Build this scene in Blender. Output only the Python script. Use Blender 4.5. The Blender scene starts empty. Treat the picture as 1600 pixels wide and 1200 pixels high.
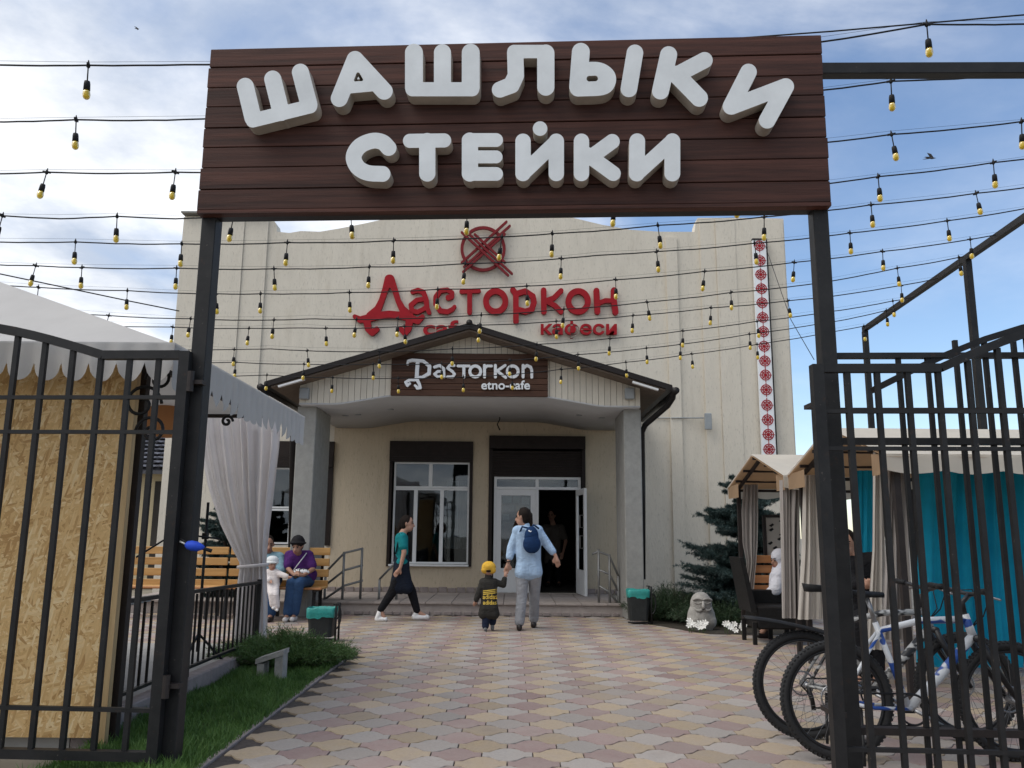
import bpy, bmesh, math, random
import numpy as np
from mathutils import Matrix, Vector
random.seed(7); np.random.seed(7)
sc = bpy.context.scene
C = sc.collection
R = math.radians
# ------------------------------------------------------------------ camera
FPX, CAMZ = 1287.0, 1.285
PITCH, ROLL = 10.35, 0.5
cam = bpy.data.cameras.new('camera'); cam_o = bpy.data.objects.new('camera', cam); C.objects.link(cam_o)
cam.sensor_width = 36.0; cam.lens = 36.0*FPX/1600.0; cam.clip_start = 0.05; cam.clip_end = 2000
CM = Matrix.Translation((0, 0, CAMZ)) @ Matrix.Rotation(R(90+PITCH), 4, 'X') @ Matrix.Rotation(R(ROLL), 4, 'Z')
cam_o.matrix_world = CM
sc.camera = cam_o
# ------------------------------------------------------------------ world + sun + exposure
SUN_EL, SUN_AZ = 55.0, -112.0           # azimuth measured from +Y towards +X: high on the left, through thin cloud
w = bpy.data.worlds.new('World'); sc.world = w; w.use_nodes = True
nt = w.node_tree; N = nt.nodes; L = nt.links; N.clear()
def nn(t, **k):
    n = N.new(t)
    for a, b in k.items(): setattr(n, a, b)
    return n
out = nn('ShaderNodeOutputWorld'); bg = nn('ShaderNodeBackground'); bg.inputs[1].default_value = 0.125
sky = nn('ShaderNodeTexSky', sky_type='NISHITA', sun_disc=False, sun_elevation=R(SUN_EL), sun_rotation=R(SUN_AZ), air_density=1.0, dust_density=.35, ozone_density=2.5)
tc = nn('ShaderNodeTexCoord'); sep = nn('ShaderNodeSeparateXYZ'); L.new(tc.outputs['Generated'], sep.inputs[0])
def mth(op, a, b=None, c=None):
    n = nn('ShaderNodeMath', operation=op)
    for i, v in enumerate((a, b, c)):
        if v is None: continue
        if isinstance(v, (int, float)): n.inputs[i].default_value = v
        else: L.new(v, n.inputs[i])
    return n.outputs[0]
zz = mth('ADD', mth('MAXIMUM', sep.outputs[2], 0.0), 0.16)
cx = mth('DIVIDE', sep.outputs[0], zz); cy = mth('DIVIDE', sep.outputs[1], zz)
comb = nn('ShaderNodeCombineXYZ'); L.new(cx, comb.inputs[0]); L.new(cy, comb.inputs[1])
n1 = nn('ShaderNodeTexNoise'); n1.inputs['Scale'].default_value = 0.85; n1.inputs['Detail'].default_value = 9; n1.inputs['Roughness'].default_value = .56; n1.inputs['Distortion'].default_value = .5
L.new(comb.outputs[0], n1.inputs['Vector'])
n2 = nn('ShaderNodeTexNoise'); n2.inputs['Scale'].default_value = 1.6; n2.inputs['Detail'].default_value = 7; n2.inputs['Roughness'].default_value = .6
mp = nn('ShaderNodeMapping'); mp.inputs['Location'].default_value = (3.1, 1.7, 5); L.new(comb.outputs[0], mp.inputs[0]); L.new(mp.outputs[0], n2.inputs['Vector'])
bank = mth('MULTIPLY', mth('SUBTRACT', 0.62, mth('ADD', mth('MULTIPLY', cx, .95), mth('MULTIPLY', cy, .30))), 0.21)      # mostly cloudy, clear gap ahead right; cloud behind camera added to brighten facade
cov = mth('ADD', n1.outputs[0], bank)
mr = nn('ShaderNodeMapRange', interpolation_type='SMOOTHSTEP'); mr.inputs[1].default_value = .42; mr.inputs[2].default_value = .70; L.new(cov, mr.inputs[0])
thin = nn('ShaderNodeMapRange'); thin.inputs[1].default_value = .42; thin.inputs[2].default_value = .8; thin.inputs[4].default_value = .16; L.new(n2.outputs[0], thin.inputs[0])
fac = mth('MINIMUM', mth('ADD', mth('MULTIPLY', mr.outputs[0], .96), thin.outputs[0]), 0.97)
cr = nn('ShaderNodeValToRGB'); e = cr.color_ramp.elements
e[0].position = .36; e[0].color = (3.4, 3.8, 4.5, 1); e[1].position = .70; e[1].color = (8.1, 8.05, 7.95, 1)
L.new(n2.outputs[0], cr.inputs[0])
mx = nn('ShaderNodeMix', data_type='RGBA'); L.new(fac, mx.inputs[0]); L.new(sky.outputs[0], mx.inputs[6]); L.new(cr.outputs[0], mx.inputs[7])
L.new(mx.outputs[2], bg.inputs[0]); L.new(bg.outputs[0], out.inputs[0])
sl = bpy.data.lights.new('sun', 'SUN'); sl.energy = 1.3; sl.angle = R(45); sl.color = (1, .955, .88)
so = bpy.data.objects.new('sun', sl); C.objects.link(so)
sd = Vector((math.sin(R(SUN_AZ))*math.cos(R(SUN_EL)), math.cos(R(SUN_AZ))*math.cos(R(SUN_EL)), math.sin(R(SUN_EL))))
so.rotation_euler = sd.to_track_quat('Z', 'Y').to_euler(); so.location = (-10, 10, 25)
sc.view_settings.view_transform = 'Standard'; sc.view_settings.look = 'None'; sc.view_settings.exposure = 0.54; sc.view_settings.gamma = 1
sc.view_settings.use_curve_mapping = False
sc.render.engine = 'CYCLES'; sc.cycles.max_bounces = 6; sc.cycles.transparent_max_bounces = 10
sc.cycles.use_denoising = True
# ------------------------------------------------------------------ helpers
CM3 = CM.to_3x3(); CO = Vector((0, 0, CAMZ))
def ray(px, py): return CM3 @ Vector(((px-800)/FPX, -(py-600)/FPX, -1))
def P(px, py, Y, b=0.0):                # the point on the upright plane y = Y + b*x
    d = ray(px, py); t = Y/(d.y - b*d.x); return CO + d*t
def G(px, py, z=0.0):                   # the point at height z
    d = ray(px, py); return CO + d*((z-CAMZ)/d.z)
WL = {}
def link(o, parent=None, loc=(0, 0, 0)):
    C.objects.link(o); loc = Vector(loc); WL[o.name] = loc
    if parent is not None:
        o.parent = parent; o.location = loc - WL[parent.name]
    else: o.location = loc
    return o
def tag(o, label=None, cat=None, group=None, kind=None):
    if label: o['label'] = label
    if cat: o['category'] = cat
    if group: o['group'] = group
    if kind: o['kind'] = kind
    return o
def thing(name, label, cat, loc=(0, 0, 0), group=None):
    o = bpy.data.objects.new(name, None); o.empty_display_size = .1
    return tag(link(o, None, loc), label, cat, group)
def add(name, V, F, m, parent=None, smooth=False, loc=None):
    V = np.asarray(V, float).reshape(-1, 3)
    c = (V.min(0)+V.max(0))/2 if loc is None else np.asarray(loc, float)
    me = bpy.data.meshes.new(name); me.from_pydata((V-c).tolist(), [], [list(map(int, f)) for f in F]); me.update()
    if smooth: me.polygons.foreach_set('use_smooth', [True]*len(me.polygons))
    if isinstance(m, (list, tuple)):
        for q in m: me.materials.append(q)
    elif m is not None: me.materials.append(m)
    return link(bpy.data.objects.new(name, me), parent, c)
def addmesh(name, me, m, parent=None, loc=(0, 0, 0)):
    if m is not None and not me.materials: me.materials.append(m)
    return link(bpy.data.objects.new(name, me), parent, loc)
BOXC = {}
BF = [(0, 3, 2, 1), (4, 5, 6, 7), (0, 1, 5, 4), (1, 2, 6, 5), (2, 3, 7, 6), (3, 0, 4, 7)]
def boxmesh(sx, sy, sz, m, bev=0.0):
    k = (round(sx, 4), round(sy, 4), round(sz, 4), m.name if m else '', round(bev, 4))
    if k in BOXC: return BOXC[k]
    me = bpy.data.meshes.new('box')
    x, y, z = sx/2, sy/2, sz/2
    V = [(-x, -y, -z), (x, -y, -z), (x, y, -z), (-x, y, -z), (-x, -y, z), (x, -y, z), (x, y, z), (-x, y, z)]
    if bev > 0:
        bm = bmesh.new(); vs = [bm.verts.new(v) for v in V]
        for f in BF: bm.faces.new([vs[i] for i in f])
        bmesh.ops.bevel(bm, geom=list(bm.edges), offset=bev, segments=1, affect='EDGES'); bm.to_mesh(me); bm.free()
    else: me.from_pydata(V, [], BF)
    if m: me.materials.append(m)
    BOXC[k] = me; return me
def box(name, x0, x1, y0, y1, z0, z1, m, parent=None, bev=0.0, rz=0.0):
    o = bpy.data.objects.new(name, boxmesh(abs(x1-x0), abs(y1-y0), abs(z1-z0), m, bev))
    link(o, parent, ((x0+x1)/2, (y0+y1)/2, (z0+z1)/2)); o.rotation_euler.z = rz; return o
def bar(name, a, b, wx, wy, m, parent=None, bev=0.0):
    """a straight square bar from a to b; local z along it"""
    a, b = Vector(a), Vector(b); d = b-a
    o = bpy.data.objects.new(name, boxmesh(wx, wy, round(d.length, 3), m, bev)); link(o, parent, (a+b)/2)
    z = d.normalized(); ref = Vector((0, 1, 0)) if abs(z.y) < .9 else Vector((0, 0, 1))
    x = ref.cross(z).normalized(); y = z.cross(x)
    o.rotation_euler = Matrix((x, y, z)).transposed().to_euler(); return o
def tubegeo(pts, r, n=8, cap=True, closed=False):
    pts = [Vector(p) for p in pts]; V = []; F = []
    rs = r if isinstance(r, (list, tuple)) else [r]*len(pts)
    m = len(pts); prev = None
    for i, p in enumerate(pts):
        if closed: t = pts[(i+1) % m]-pts[i-1]
        else: t = pts[min(i+1, m-1)]-pts[max(i-1, 0)]
        t.normalize()
        if prev is None: u = t.orthogonal().normalized()
        else: u = (prev - t*prev.dot(t)).normalized()
        prev = u; v = t.cross(u)
        for k in range(n):
            a = 2*math.pi*k/n; V.append(tuple(p+(u*math.cos(a)+v*math.sin(a))*rs[i]))
    for i in range(m if closed else m-1):
        j = (i+1) % m
        for k in range(n): F.append((i*n+k, i*n+(k+1) % n, j*n+(k+1) % n, j*n+k))
    if cap and not closed:
        F.append(tuple(range(n-1, -1, -1))); F.append(tuple((m-1)*n+k for k in range(n)))
    return V, F
def tube(name, pts, r, m, parent=None, n=8, closed=False, smooth=True):
    V, F = tubegeo(pts, r, n, True, closed); return add(name, V, F, m, parent, smooth)
def join(*gs):
    V = []; F = []
    for v, f in gs:
        o = len(V); V += [tuple(q) for q in v]; F += [tuple(i+o for i in q) for q in f]
    return V, F
def boxgeo(x0, x1, y0, y1, z0, z1):
    return [(x0, y0, z0), (x1, y0, z0), (x1, y1, z0), (x0, y1, z0), (x0, y0, z1), (x1, y0, z1), (x1, y1, z1), (x0, y1, z1)], list(BF)
def lathegeo(prof, c, n=14, axis='z'):
    V = []; F = []
    for (r, h) in prof:
        for k in range(n):
            a = 2*math.pi*k/n
            q = (r*math.cos(a), r*math.sin(a), h) if axis == 'z' else (r*math.cos(a), h, r*math.sin(a))
            V.append((c[0]+q[0], c[1]+q[1], c[2]+q[2]))
    for i in range(len(prof)-1):
        for k in range(n): F.append((i*n+k, i*n+(k+1) % n, (i+1)*n+(k+1) % n, (i+1)*n+k))
    F.append(tuple(range(n-1, -1, -1))); F.append(tuple((len(prof)-1)*n+k for k in range(n)))
    return V, F
def curve_mesh(loops, ext, bev=0.0, res=1):
    """filled flat shape with holes, extruded +-ext in z"""
    cu = bpy.data.curves.new('c', 'CURVE'); cu.dimensions = '2D'; cu.fill_mode = 'BOTH'; cu.extrude = ext
    cu.bevel_depth = bev; cu.bevel_resolution = res; cu.offset = -bev
    for lp in loops:
        s = cu.splines.new('POLY'); s.points.add(len(lp)-1); s.use_cyclic_u = True
        for p, q in zip(s.points, lp): p.co = (q[0], q[1], 0, 1)
    o = bpy.data.objects.new('c', cu); C.objects.link(o)
    dg = bpy.context.evaluated_depsgraph_get(); me = bpy.data.meshes.new_from_object(o.evaluated_get(dg))
    bpy.data.objects.remove(o); bpy.data.curves.remove(cu)
    V = np.zeros(len(me.vertices)*3); me.vertices.foreach_get('co', V); F = [tuple(p.vertices) for p in me.polygons]
    bpy.data.meshes.remove(me); return V.reshape(-1, 3), F
def text_mesh(body, ext=0.0, bold=0.0):
    cu = bpy.data.curves.new('t', 'FONT'); cu.body = body; cu.size = 1; cu.extrude = ext; cu.offset = bold
    o = bpy.data.objects.new('t', cu); C.objects.link(o)
    dg = bpy.context.evaluated_depsgraph_get(); me = bpy.data.meshes.new_from_object(o.evaluated_get(dg))
    bpy.data.objects.remove(o); bpy.data.curves.remove(cu)
    V = np.zeros(len(me.vertices)*3); me.vertices.foreach_get('co', V); F = [tuple(p.vertices) for p in me.polygons]
    bpy.data.meshes.remove(me); return V.reshape(-1, 3), F
def contours(strokes, step=1.0, holes=()):
    """strokes: list of (points, radius or radii) -> closed outline loops of their union (marching squares)"""
    allp = np.array([p for s in strokes for p in s[0]], float)
    rm = max(np.max(s[1]) for s in strokes)
    x0, y0 = allp.min(0)-rm-3*step; x1, y1 = allp.max(0)+rm+3*step
    xs = np.arange(x0, x1, step); ys = np.arange(y0, y1, step); X, Y = np.meshgrid(xs, ys); D = np.full(X.shape, 1e9)
    def seg(D, pts, rr):
        pts = [np.array(p, float) for p in pts]; rr = rr if isinstance(rr, (list, tuple)) else [rr]*len(pts)
        if len(pts) == 1: return np.minimum(D, np.hypot(X-pts[0][0], Y-pts[0][1])-rr[0])
        for a, b, ra, rb in zip(pts[:-1], pts[1:], rr[:-1], rr[1:]):
            d = b-a; l = max(d@d, 1e-9); t = np.clip(((X-a[0])*d[0]+(Y-a[1])*d[1])/l, 0, 1)
            D = np.minimum(D, np.hypot(X-a[0]-t*d[0], Y-a[1]-t*d[1])-(ra+(rb-ra)*t))
        return D
    for s in strokes: D = seg(D, s[0], s[1])
    for h in holes:
        H = seg(np.full(X.shape, 1e9), h[0], h[1]); D = np.maximum(D, -H)
    D[np.abs(D) < 1e-6] = 1e-6
    S = D < 0; nxt = {}
    def ept(k):
        i, j, h = k
        if h: a, b = D[i, j], D[i, j+1]; t = a/(a-b); return (xs[j]+t*step, ys[i])
        a, b = D[i, j], D[i+1, j]; t = a/(a-b); return (xs[j], ys[i]+t*step)
    act = np.argwhere((S[:-1, :-1] != S[1:, 1:]) | (S[1:, :-1] != S[:-1, 1:]) | (S[:-1, :-1] != S[:-1, 1:]))
    T = {1: [('l', 't')], 2: [('t', 'r')], 3: [('l', 'r')], 4: [('r', 'b')], 5: [('l', 't'), ('r', 'b')], 6: [('t', 'b')], 7: [('l', 'b')],
         8: [('b', 'l')], 9: [('b', 't')], 10: [('t', 'r'), ('b', 'l')], 11: [('b', 'r')], 12: [('r', 'l')], 13: [('r', 't')], 14: [('t', 'l')]}
    for i, j in act:
        c = S[i, j]*1+S[i, j+1]*2+S[i+1, j+1]*4+S[i+1, j]*8
        E = {'t': (i, j, 1), 'b': (i+1, j, 1), 'l': (i, j, 0), 'r': (i, j+1, 0)}
        for a, b in T.get(int(c), []): nxt[E[a]] = E[b]
    loops = []
    while nxt:
        k0, k = nxt.popitem(); lp = [ept(k0)]
        while k != k0 and k in nxt: lp.append(ept(k)); k = nxt.pop(k)
        if len(lp) < 6: continue
        q = [lp[0]]                                     # drop points on straight runs
        for a in range(1, len(lp)-1):
            u = np.subtract(lp[a], q[-1]); v = np.subtract(lp[a+1], lp[a])
            if abs(u[0]*v[1]-u[1]*v[0]) > .035*step*step or np.hypot(*u) > 14*step: q.append(lp[a])
        q.append(lp[-1]); loops.append(q)
    return loops
def solid(name, strokes, fmap, depth, m, parent, step=1.0, bev=0.0, holes=(), n=(0, 1, 0)):
    """a letter or emblem: outline in photo pixels, put on its own board by fmap, with real thickness along n"""
    return solid_loops(name, contours(strokes, step, holes), fmap, depth, m, parent, bev, n)
def solid_loops(name, loops, fmap, depth, m, parent, bev=0.0, n=(0, 1, 0)):
    V, F = curve_mesh([[(x, -y) for x, y in lp] for lp in loops], 1.0, bev)
    zmin, zmax = V[:, 2].min(), V[:, 2].max(); n = Vector(n)
    W = [tuple(fmap(v[0], -v[1]) + n*(depth*(zmax-v[2])/(zmax-zmin))) for v in V]
    return add(name, W, F, m, parent)
# ------------------------------------------------------------------ materials
MATS = {}
class NB:
    def __init__(s, name):
        s.m = bpy.data.materials.new(name); s.m.use_nodes = True; s.t = s.m.node_tree; s.b = s.t.nodes['Principled BSDF']; s.o = s.t.nodes['Material Output']
    def n(s, t, ins=None, **k):
        q = s.t.nodes.new(t)
        for a, b in k.items(): setattr(q, a, b)
        for a, b in (ins or {}).items():
            if hasattr(b, 'is_output'): s.t.links.new(b, q.inputs[a])
            else: q.inputs[a].default_value = b
        return q
    def l(s, a, b): s.t.links.new(a, b)
    def coord(s, scale=(1, 1, 1), kind='Object', rot=(0, 0, 0), rnd=False):
        t = s.n('ShaderNodeTexCoord'); src = t.outputs[kind]
        if rnd:
            oi = s.n('ShaderNodeObjectInfo'); ml = s.n('ShaderNodeMath', {0: oi.outputs['Random'], 1: 37.0}, operation='MULTIPLY')
            src = s.n('ShaderNodeVectorMath', {0: src, 1: ml.outputs[0]}, operation='ADD').outputs[0]
        if any(rot): src = s.n('ShaderNodeMapping', {'Vector': src, 'Rotation': rot}).outputs[0]
        return s.n('ShaderNodeMapping', {'Vector': src, 'Scale': scale}).outputs[0]
    def noise(s, v, scale, detail=5, rough=.6): return s.n('ShaderNodeTexNoise', {'Vector': v, 'Scale': scale, 'Detail': detail, 'Roughness': rough}).outputs[0]
    def ramp(s, f, stops):
        q = s.n('ShaderNodeValToRGB', {0: f}); el = q.color_ramp.elements
        while len(el) < len(stops): el.new(.5)
        for a, (p, c) in zip(el, stops): a.position = p; a.color = (*c, 1)
        return q.outputs[0]
    def mix(s, f, a, b, mode='MIX'):
        q = s.n('ShaderNodeMix', data_type='RGBA', blend_type=mode)
        for i, v in ((0, f), (6, a), (7, b)):
            if hasattr(v, 'is_output'): s.l(v, q.inputs[i])
            else: q.inputs[i].default_value = (*v, 1) if isinstance(v, tuple) else v
        return q.outputs[2]
    def bump(s, h, strength=.3, dist=.01):
        q = s.n('ShaderNodeBump', {'Height': h, 'Strength': strength, 'Distance': dist}); s.l(q.outputs[0], s.b.inputs['Normal'])
    def col(s, c):
        if hasattr(c, 'is_output'): s.l(c, s.b.inputs['Base Color'])
        else: s.b.inputs['Base Color'].default_value = (*c, 1)
    def set(s, **k):
        for a, v in k.items(): s.b.inputs[a.replace('_', ' ')].default_value = v
        return s
def plain(name, c, rough=.6, metal=0.0, var=.18, scale=14, bump=0.0, bdist=.004, spec=.4, kind='Object', obj=0.0, sheen=0):
    """a painted / cloth / metal surface with uneven tone, and fine relief"""
    k = NB(name); v = k.coord(kind=kind, rnd=True); n = k.noise(v, scale, 6, .65)
    lo = tuple(x*(1-var) for x in c); hi = tuple(min(1, x*(1+var)) for x in c)
    col = k.ramp(n, [(.3, lo), (.7, hi)])
    if obj:
        oi = k.n('ShaderNodeObjectInfo'); mr = k.n('ShaderNodeMapRange', {0: oi.outputs['Random'], 3: 1-obj, 4: 1+obj})
        col = k.mix(1.0, col, mr.outputs[0], 'MULTIPLY')
    k.col(col); k.set(Roughness=rough, Metallic=metal)
    k.b.inputs['Specular IOR Level'].default_value = spec
    if sheen: k.b.inputs['Sheen Weight'].default_value = sheen
    if bump: k.bump(k.noise(v, scale*4, 4), bump, bdist)
    MATS[name] = k.m; return k.m
def plaster(name, c):
    k = NB(name); v = k.coord(kind='Object')
    big = k.noise(v, .55, 5, .6); mid = k.noise(k.coord((5, 5, 1.1)), 1.6, 6, .7); sp = k.noise(k.coord((15, 15, 3.6)), 3.0, 4, .65)
    col = k.mix(.55, c, k.ramp(big, [(.3, tuple(x*.84 for x in c)), (.7, tuple(min(1, x*1.1) for x in c))]))
    col = k.mix(.45, col, k.ramp(mid, [(.3, tuple(x*.86 for x in c)), (.62, tuple(min(1, x*1.04) for x in c))]))
    col = k.mix(k.ramp(sp, [(.57, (0, 0, 0)), (.70, (.5, .5, .5))]), col, tuple(x*.52 for x in c))
    stain = k.noise(k.coord((2.6, 2.6, .5)), 1.7, 6, .7); col = k.mix(k.ramp(stain, [(.55, (0, 0, 0)), (.8, (.45, .45, .45))]), col, (c[0]*.62, c[1]*.58, c[2]*.52))
    k.col(col); k.set(Roughness=.92); k.bump(sp, .5, .012); return k.m
def wood(name, c1, c2, grain=(1.0, 14, 14), scale=3.2, rough=.55, axis='X', obj=.2, bumpk=.3):
    k = NB(name); s = {'X': (grain[0], grain[1], grain[2]), 'Z': (grain[1], grain[1], grain[0]), 'Y': (grain[1], grain[0], grain[2])}[axis]
    v = k.coord(s, rnd=True); n = k.noise(v, scale, 7, .7); n2 = k.noise(k.coord(tuple(q*.4 for q in s), rnd=True), scale, 4, .5)
    col = k.ramp(n, [(.28, c1), (.72, c2)]); col = k.mix(.5, col, k.ramp(n2, [(.3, tuple(x*.7 for x in c1)), (.7, tuple(x*1.1 for x in c2))]))
    oi = k.n('ShaderNodeObjectInfo'); mr = k.n('ShaderNodeMapRange', {0: oi.outputs['Random'], 3: 1-obj, 4: 1+obj})
    k.col(k.mix(1.0, col, mr.outputs[0], 'MULTIPLY')); k.set(Roughness=rough); k.b.inputs['Specular IOR Level'].default_value = .25; k.bump(n, bumpk, .004); return k.m
def fabric(name, c, trans=.25, var=.12, rough=.9, weave=220):
    k = NB(name); v = k.coord(); n = k.noise(v, 3.0, 5); w_ = k.noise(v, weave, 2)
    col = k.ramp(n, [(.3, tuple(x*(1-var) for x in c)), (.7, tuple(min(1, x*(1+var)) for x in c))]); k.col(col); k.set(Roughness=rough)
    k.bump(k.n('ShaderNodeMath', {0: n, 1: w_}, operation='ADD').outputs[0], .25, .01)
    if trans:
        tr = k.n('ShaderNodeBsdfTranslucent', {'Color': col}); ms = k.n('ShaderNodeMixShader', {0: trans, 1: k.b.outputs[0], 2: tr.outputs[0]}); k.l(ms.outputs[0], k.o.inputs[0])
    return k.m
def leafmat(name, c1, c2, rough=.6, trans=.25):
    k = NB(name); n = k.noise(k.coord(rnd=True), 6.0, 4); col = k.ramp(n, [(.3, c1), (.7, c2)]); k.col(col); k.set(Roughness=rough)
    tr = k.n('ShaderNodeBsdfTranslucent', {'Color': col}); ms = k.n('ShaderNodeMixShader', {0: trans, 1: k.b.outputs[0], 2: tr.outputs[0]}); k.l(ms.outputs[0], k.o.inputs[0]); return k.m
def glassmat(name, tint=(.75, .8, .8), base=.06):
    k = NB(name); t = k.n('ShaderNodeBsdfTransparent', {'Color': (*tint, 1)}); g = k.n('ShaderNodeBsdfGlossy', {'Color': (.9, .95, 1, 1), 'Roughness': .02})
    fr = k.n('ShaderNodeFresnel', {'IOR': 1.5}); ad = k.n('ShaderNodeMath', {0: fr.outputs[0], 1: base}, operation='ADD')
    nb = k.n('ShaderNodeBump', {'Height': k.noise(k.coord(), 2.2, 2), 'Strength': .012, 'Distance': .05}); k.l(nb.outputs[0], g.inputs['Normal'])
    ms = k.n('ShaderNodeMixShader', {0: ad.outputs[0], 1: t.outputs[0], 2: g.outputs[0]}); k.l(ms.outputs[0], k.o.inputs[0]); return k.m
M = {}
k = NB('black_steel'); v = k.coord(kind='Object', rnd=True); c_ = k.ramp(k.noise(v, 7, 6, .7), [(.3, (.008, .008, .009)), (.7, (.020, .0195, .020))])
c_ = k.mix(k.ramp(k.noise(v, 16, 6, .75), [(.60, (0, 0, 0)), (.70, (.8, .8, .8))]), c_, (.034, .020, .014)); c_ = k.mix(k.ramp(k.noise(v, 45, 3, .6), [(.70, (0, 0, 0)), (.74, (.7, .7, .7))]), c_, (.10, .085, .075))
k.col(c_); k.set(Roughness=.5); k.b.inputs['Specular IOR Level'].default_value = .28; k.bump(k.noise(v, 30, 4), .25, .003); M['steel'] = k.m
M['steel_old'] = plain('old_brown_steel', (.022, .016, .0145), .6, 0, .3, 12, .2, .002)
M['sign_wood'] = wood('stained_sign_wood', (.015, .0058, .0048), (.105, .040, .028), (.7, 16, 17), 3.4, .6, 'X', .28, .6)
M['sign_wood2'] = wood('brown_board', (.04, .018, .011), (.105, .05, .03), (1.2, 16, 22), 2.4, .6, 'X', .22, .3)
M['letter'] = plain('white_letter_face', (.64, .665, .68), .5, 0, .10, 3.5, spec=.25)
M['letter_white'] = plain('white_small_letter', (.80, .82, .84), .45, 0, .04, 5)
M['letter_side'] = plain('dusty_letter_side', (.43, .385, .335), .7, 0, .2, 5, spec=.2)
M['red'] = plain('red_letter', (.33, .011, .018), .55, 0, .15, 6, spec=.15)
M['darkred'] = plain('dark_red_emblem', (.19, .018, .022), .55, 0, .15, 6, spec=.15)
M['plaster'] = plaster('cream_bark_plaster', (.66, .605, .51))
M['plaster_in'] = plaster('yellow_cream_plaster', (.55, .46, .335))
M['plaster_far'] = plain('ochre_far_wall', (.5, .42, .27), .9, 0, .1, 2)
M['concrete'] = plain('grey_rough_column', (.30, .295, .275), .92, 0, .12, 9, .5, .008)
M['soffit'] = plain('grey_soffit', (.46, .46, .46), .8, 0, .05, 3)
M['siding'] = plain('cream_siding', (.60, .55, .46), .6, 0, .06, 5, obj=.05)
M['roofmetal'] = plain('dark_brown_roof_metal', (.018, .014, .013), .4, 0, .2, 6, spec=.2)
M['gutter'] = plain('dark_gutter', (.018, .016, .016), .38, 0, .2, 6, spec=.2)
M['white'] = plain('white_plastic_frame', (.72, .73, .73), .4, 0, .04, 4)
M['trimwhite'] = plain('white_trim', (.66, .66, .66), .5, 0, .05, 4)
M['shutter'] = plain('dark_brown_shutter', (.020, .014, .012), .5, 0, .2, 8, spec=.2)
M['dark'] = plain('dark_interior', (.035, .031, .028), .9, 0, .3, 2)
M['glass'] = glassmat('window_glass', (.6, .64, .64), .015)
M['greybox'] = plain('grey_box', (.30, .32, .33), .5, 0, .1, 6)
M['bulb'] = None
k = NB('yellow_bulb_glass'); k.col(k.ramp(k.noise(k.coord(rnd=True), 20, 2), [(.3, (.68, .44, .02)), (.7, (.85, .62, .06))])); k.set(Roughness=.18); k.b.inputs['Transmission Weight'].default_value = .25; M['bulb'] = k.m
M['rubber'] = plain('black_rubber', (.016, .016, .017), .6, 0, .25, 20, spec=.2)
M['white_pvc'] = fabric('white_tent_fabric', (.50, .485, .47), .2, .05, .75)
M['curtain'] = fabric('pale_grey_sheer_curtain', (.72, .69, .69), .42, .06)
M['curtain_grey'] = fabric('warm_grey_curtain', (.40, .365, .34), .22, .08)
M['curtain_pale'] = fabric('pale_beige_curtain', (.55, .51, .46), .25, .08)
M['curtain_teal'] = fabric('turquoise_cloth', (.010, .37, .56), .4, .12)
M['canopy'] = fabric('tan_canopy_cloth', (.46, .31, .19), .42, .08)
M['canopy_white'] = fabric('cream_canopy_top', (.72, .67, .58), .35, .05)
M['brown_band'] = fabric('brown_cloth_band', (.42, .20, .085), .35, .08)
M['bench'] = wood('varnished_pine', (.42, .215, .07), (.60, .36, .14), (1.3, 12, 12), 2.6, .4, 'X', .12, .15)
M['bench_red'] = wood('reddish_pine', (.36, .15, .06), (.5, .24, .10), (1.3, 12, 12), 2.6, .4, 'X', .12, .15)
M['rail'] = plain('grey_galvanised_tube', (.22, .22, .215), .42, .5, .15, 8)
M['teal_liner'] = plain('teal_bag', (.03, .28, .25), .35, 0, .2, 8, .4, .02)
M['bin'] = plain('dark_bin', (.03, .033, .033), .5, 0, .2, 8, spec=.2)
M['wicker'] = plain('black_wicker', (.014, .013, .013), .5, 0, .3, 50, .7, .006, spec=.2)
M['stone'] = plain('carved_grey_stone', (.34, .325, .30), .9, 0, .2, 10, .6, .012)
M['petal'] = plain('white_petal', (.85, .84, .80), .6, 0, .05, 10)
M['bark'] = plain('brown_bark', (.09, .065, .05), .9, 0, .3, 14, .6, .01)
M['spruce'] = leafmat('blue_spruce_needles', (.018, .038, .036), (.06, .10, .092), .6, .15)
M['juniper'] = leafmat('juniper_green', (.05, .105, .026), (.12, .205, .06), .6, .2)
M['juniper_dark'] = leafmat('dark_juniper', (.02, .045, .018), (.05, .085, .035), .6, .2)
M['grass'] = leafmat('lawn_grass', (.045, .11, .02), (.14, .26, .06), .6, .3)
M['soil'] = plain('dark_soil', (.04, .032, .022), .95, 0, .3, 20, .6, .02)
M['kerb'] = plain('pinkish_concrete_kerb', (.28, .235, .22), .9, 0, .2, 10, .5, .006)
M['platform'] = plain('grey_brown_platform', (.33, .285, .26), .9, 0, .15, 6, .3, .004, obj=.08)
M['plinth'] = plain('concrete_slab', (.36, .345, .32), .9, 0, .12, 4, .3, .004)
k = NB('clear_far_tile'); k.col((.05, .05, .06)); k.set(Roughness=.5); M['tileroof'] = k.m
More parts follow.
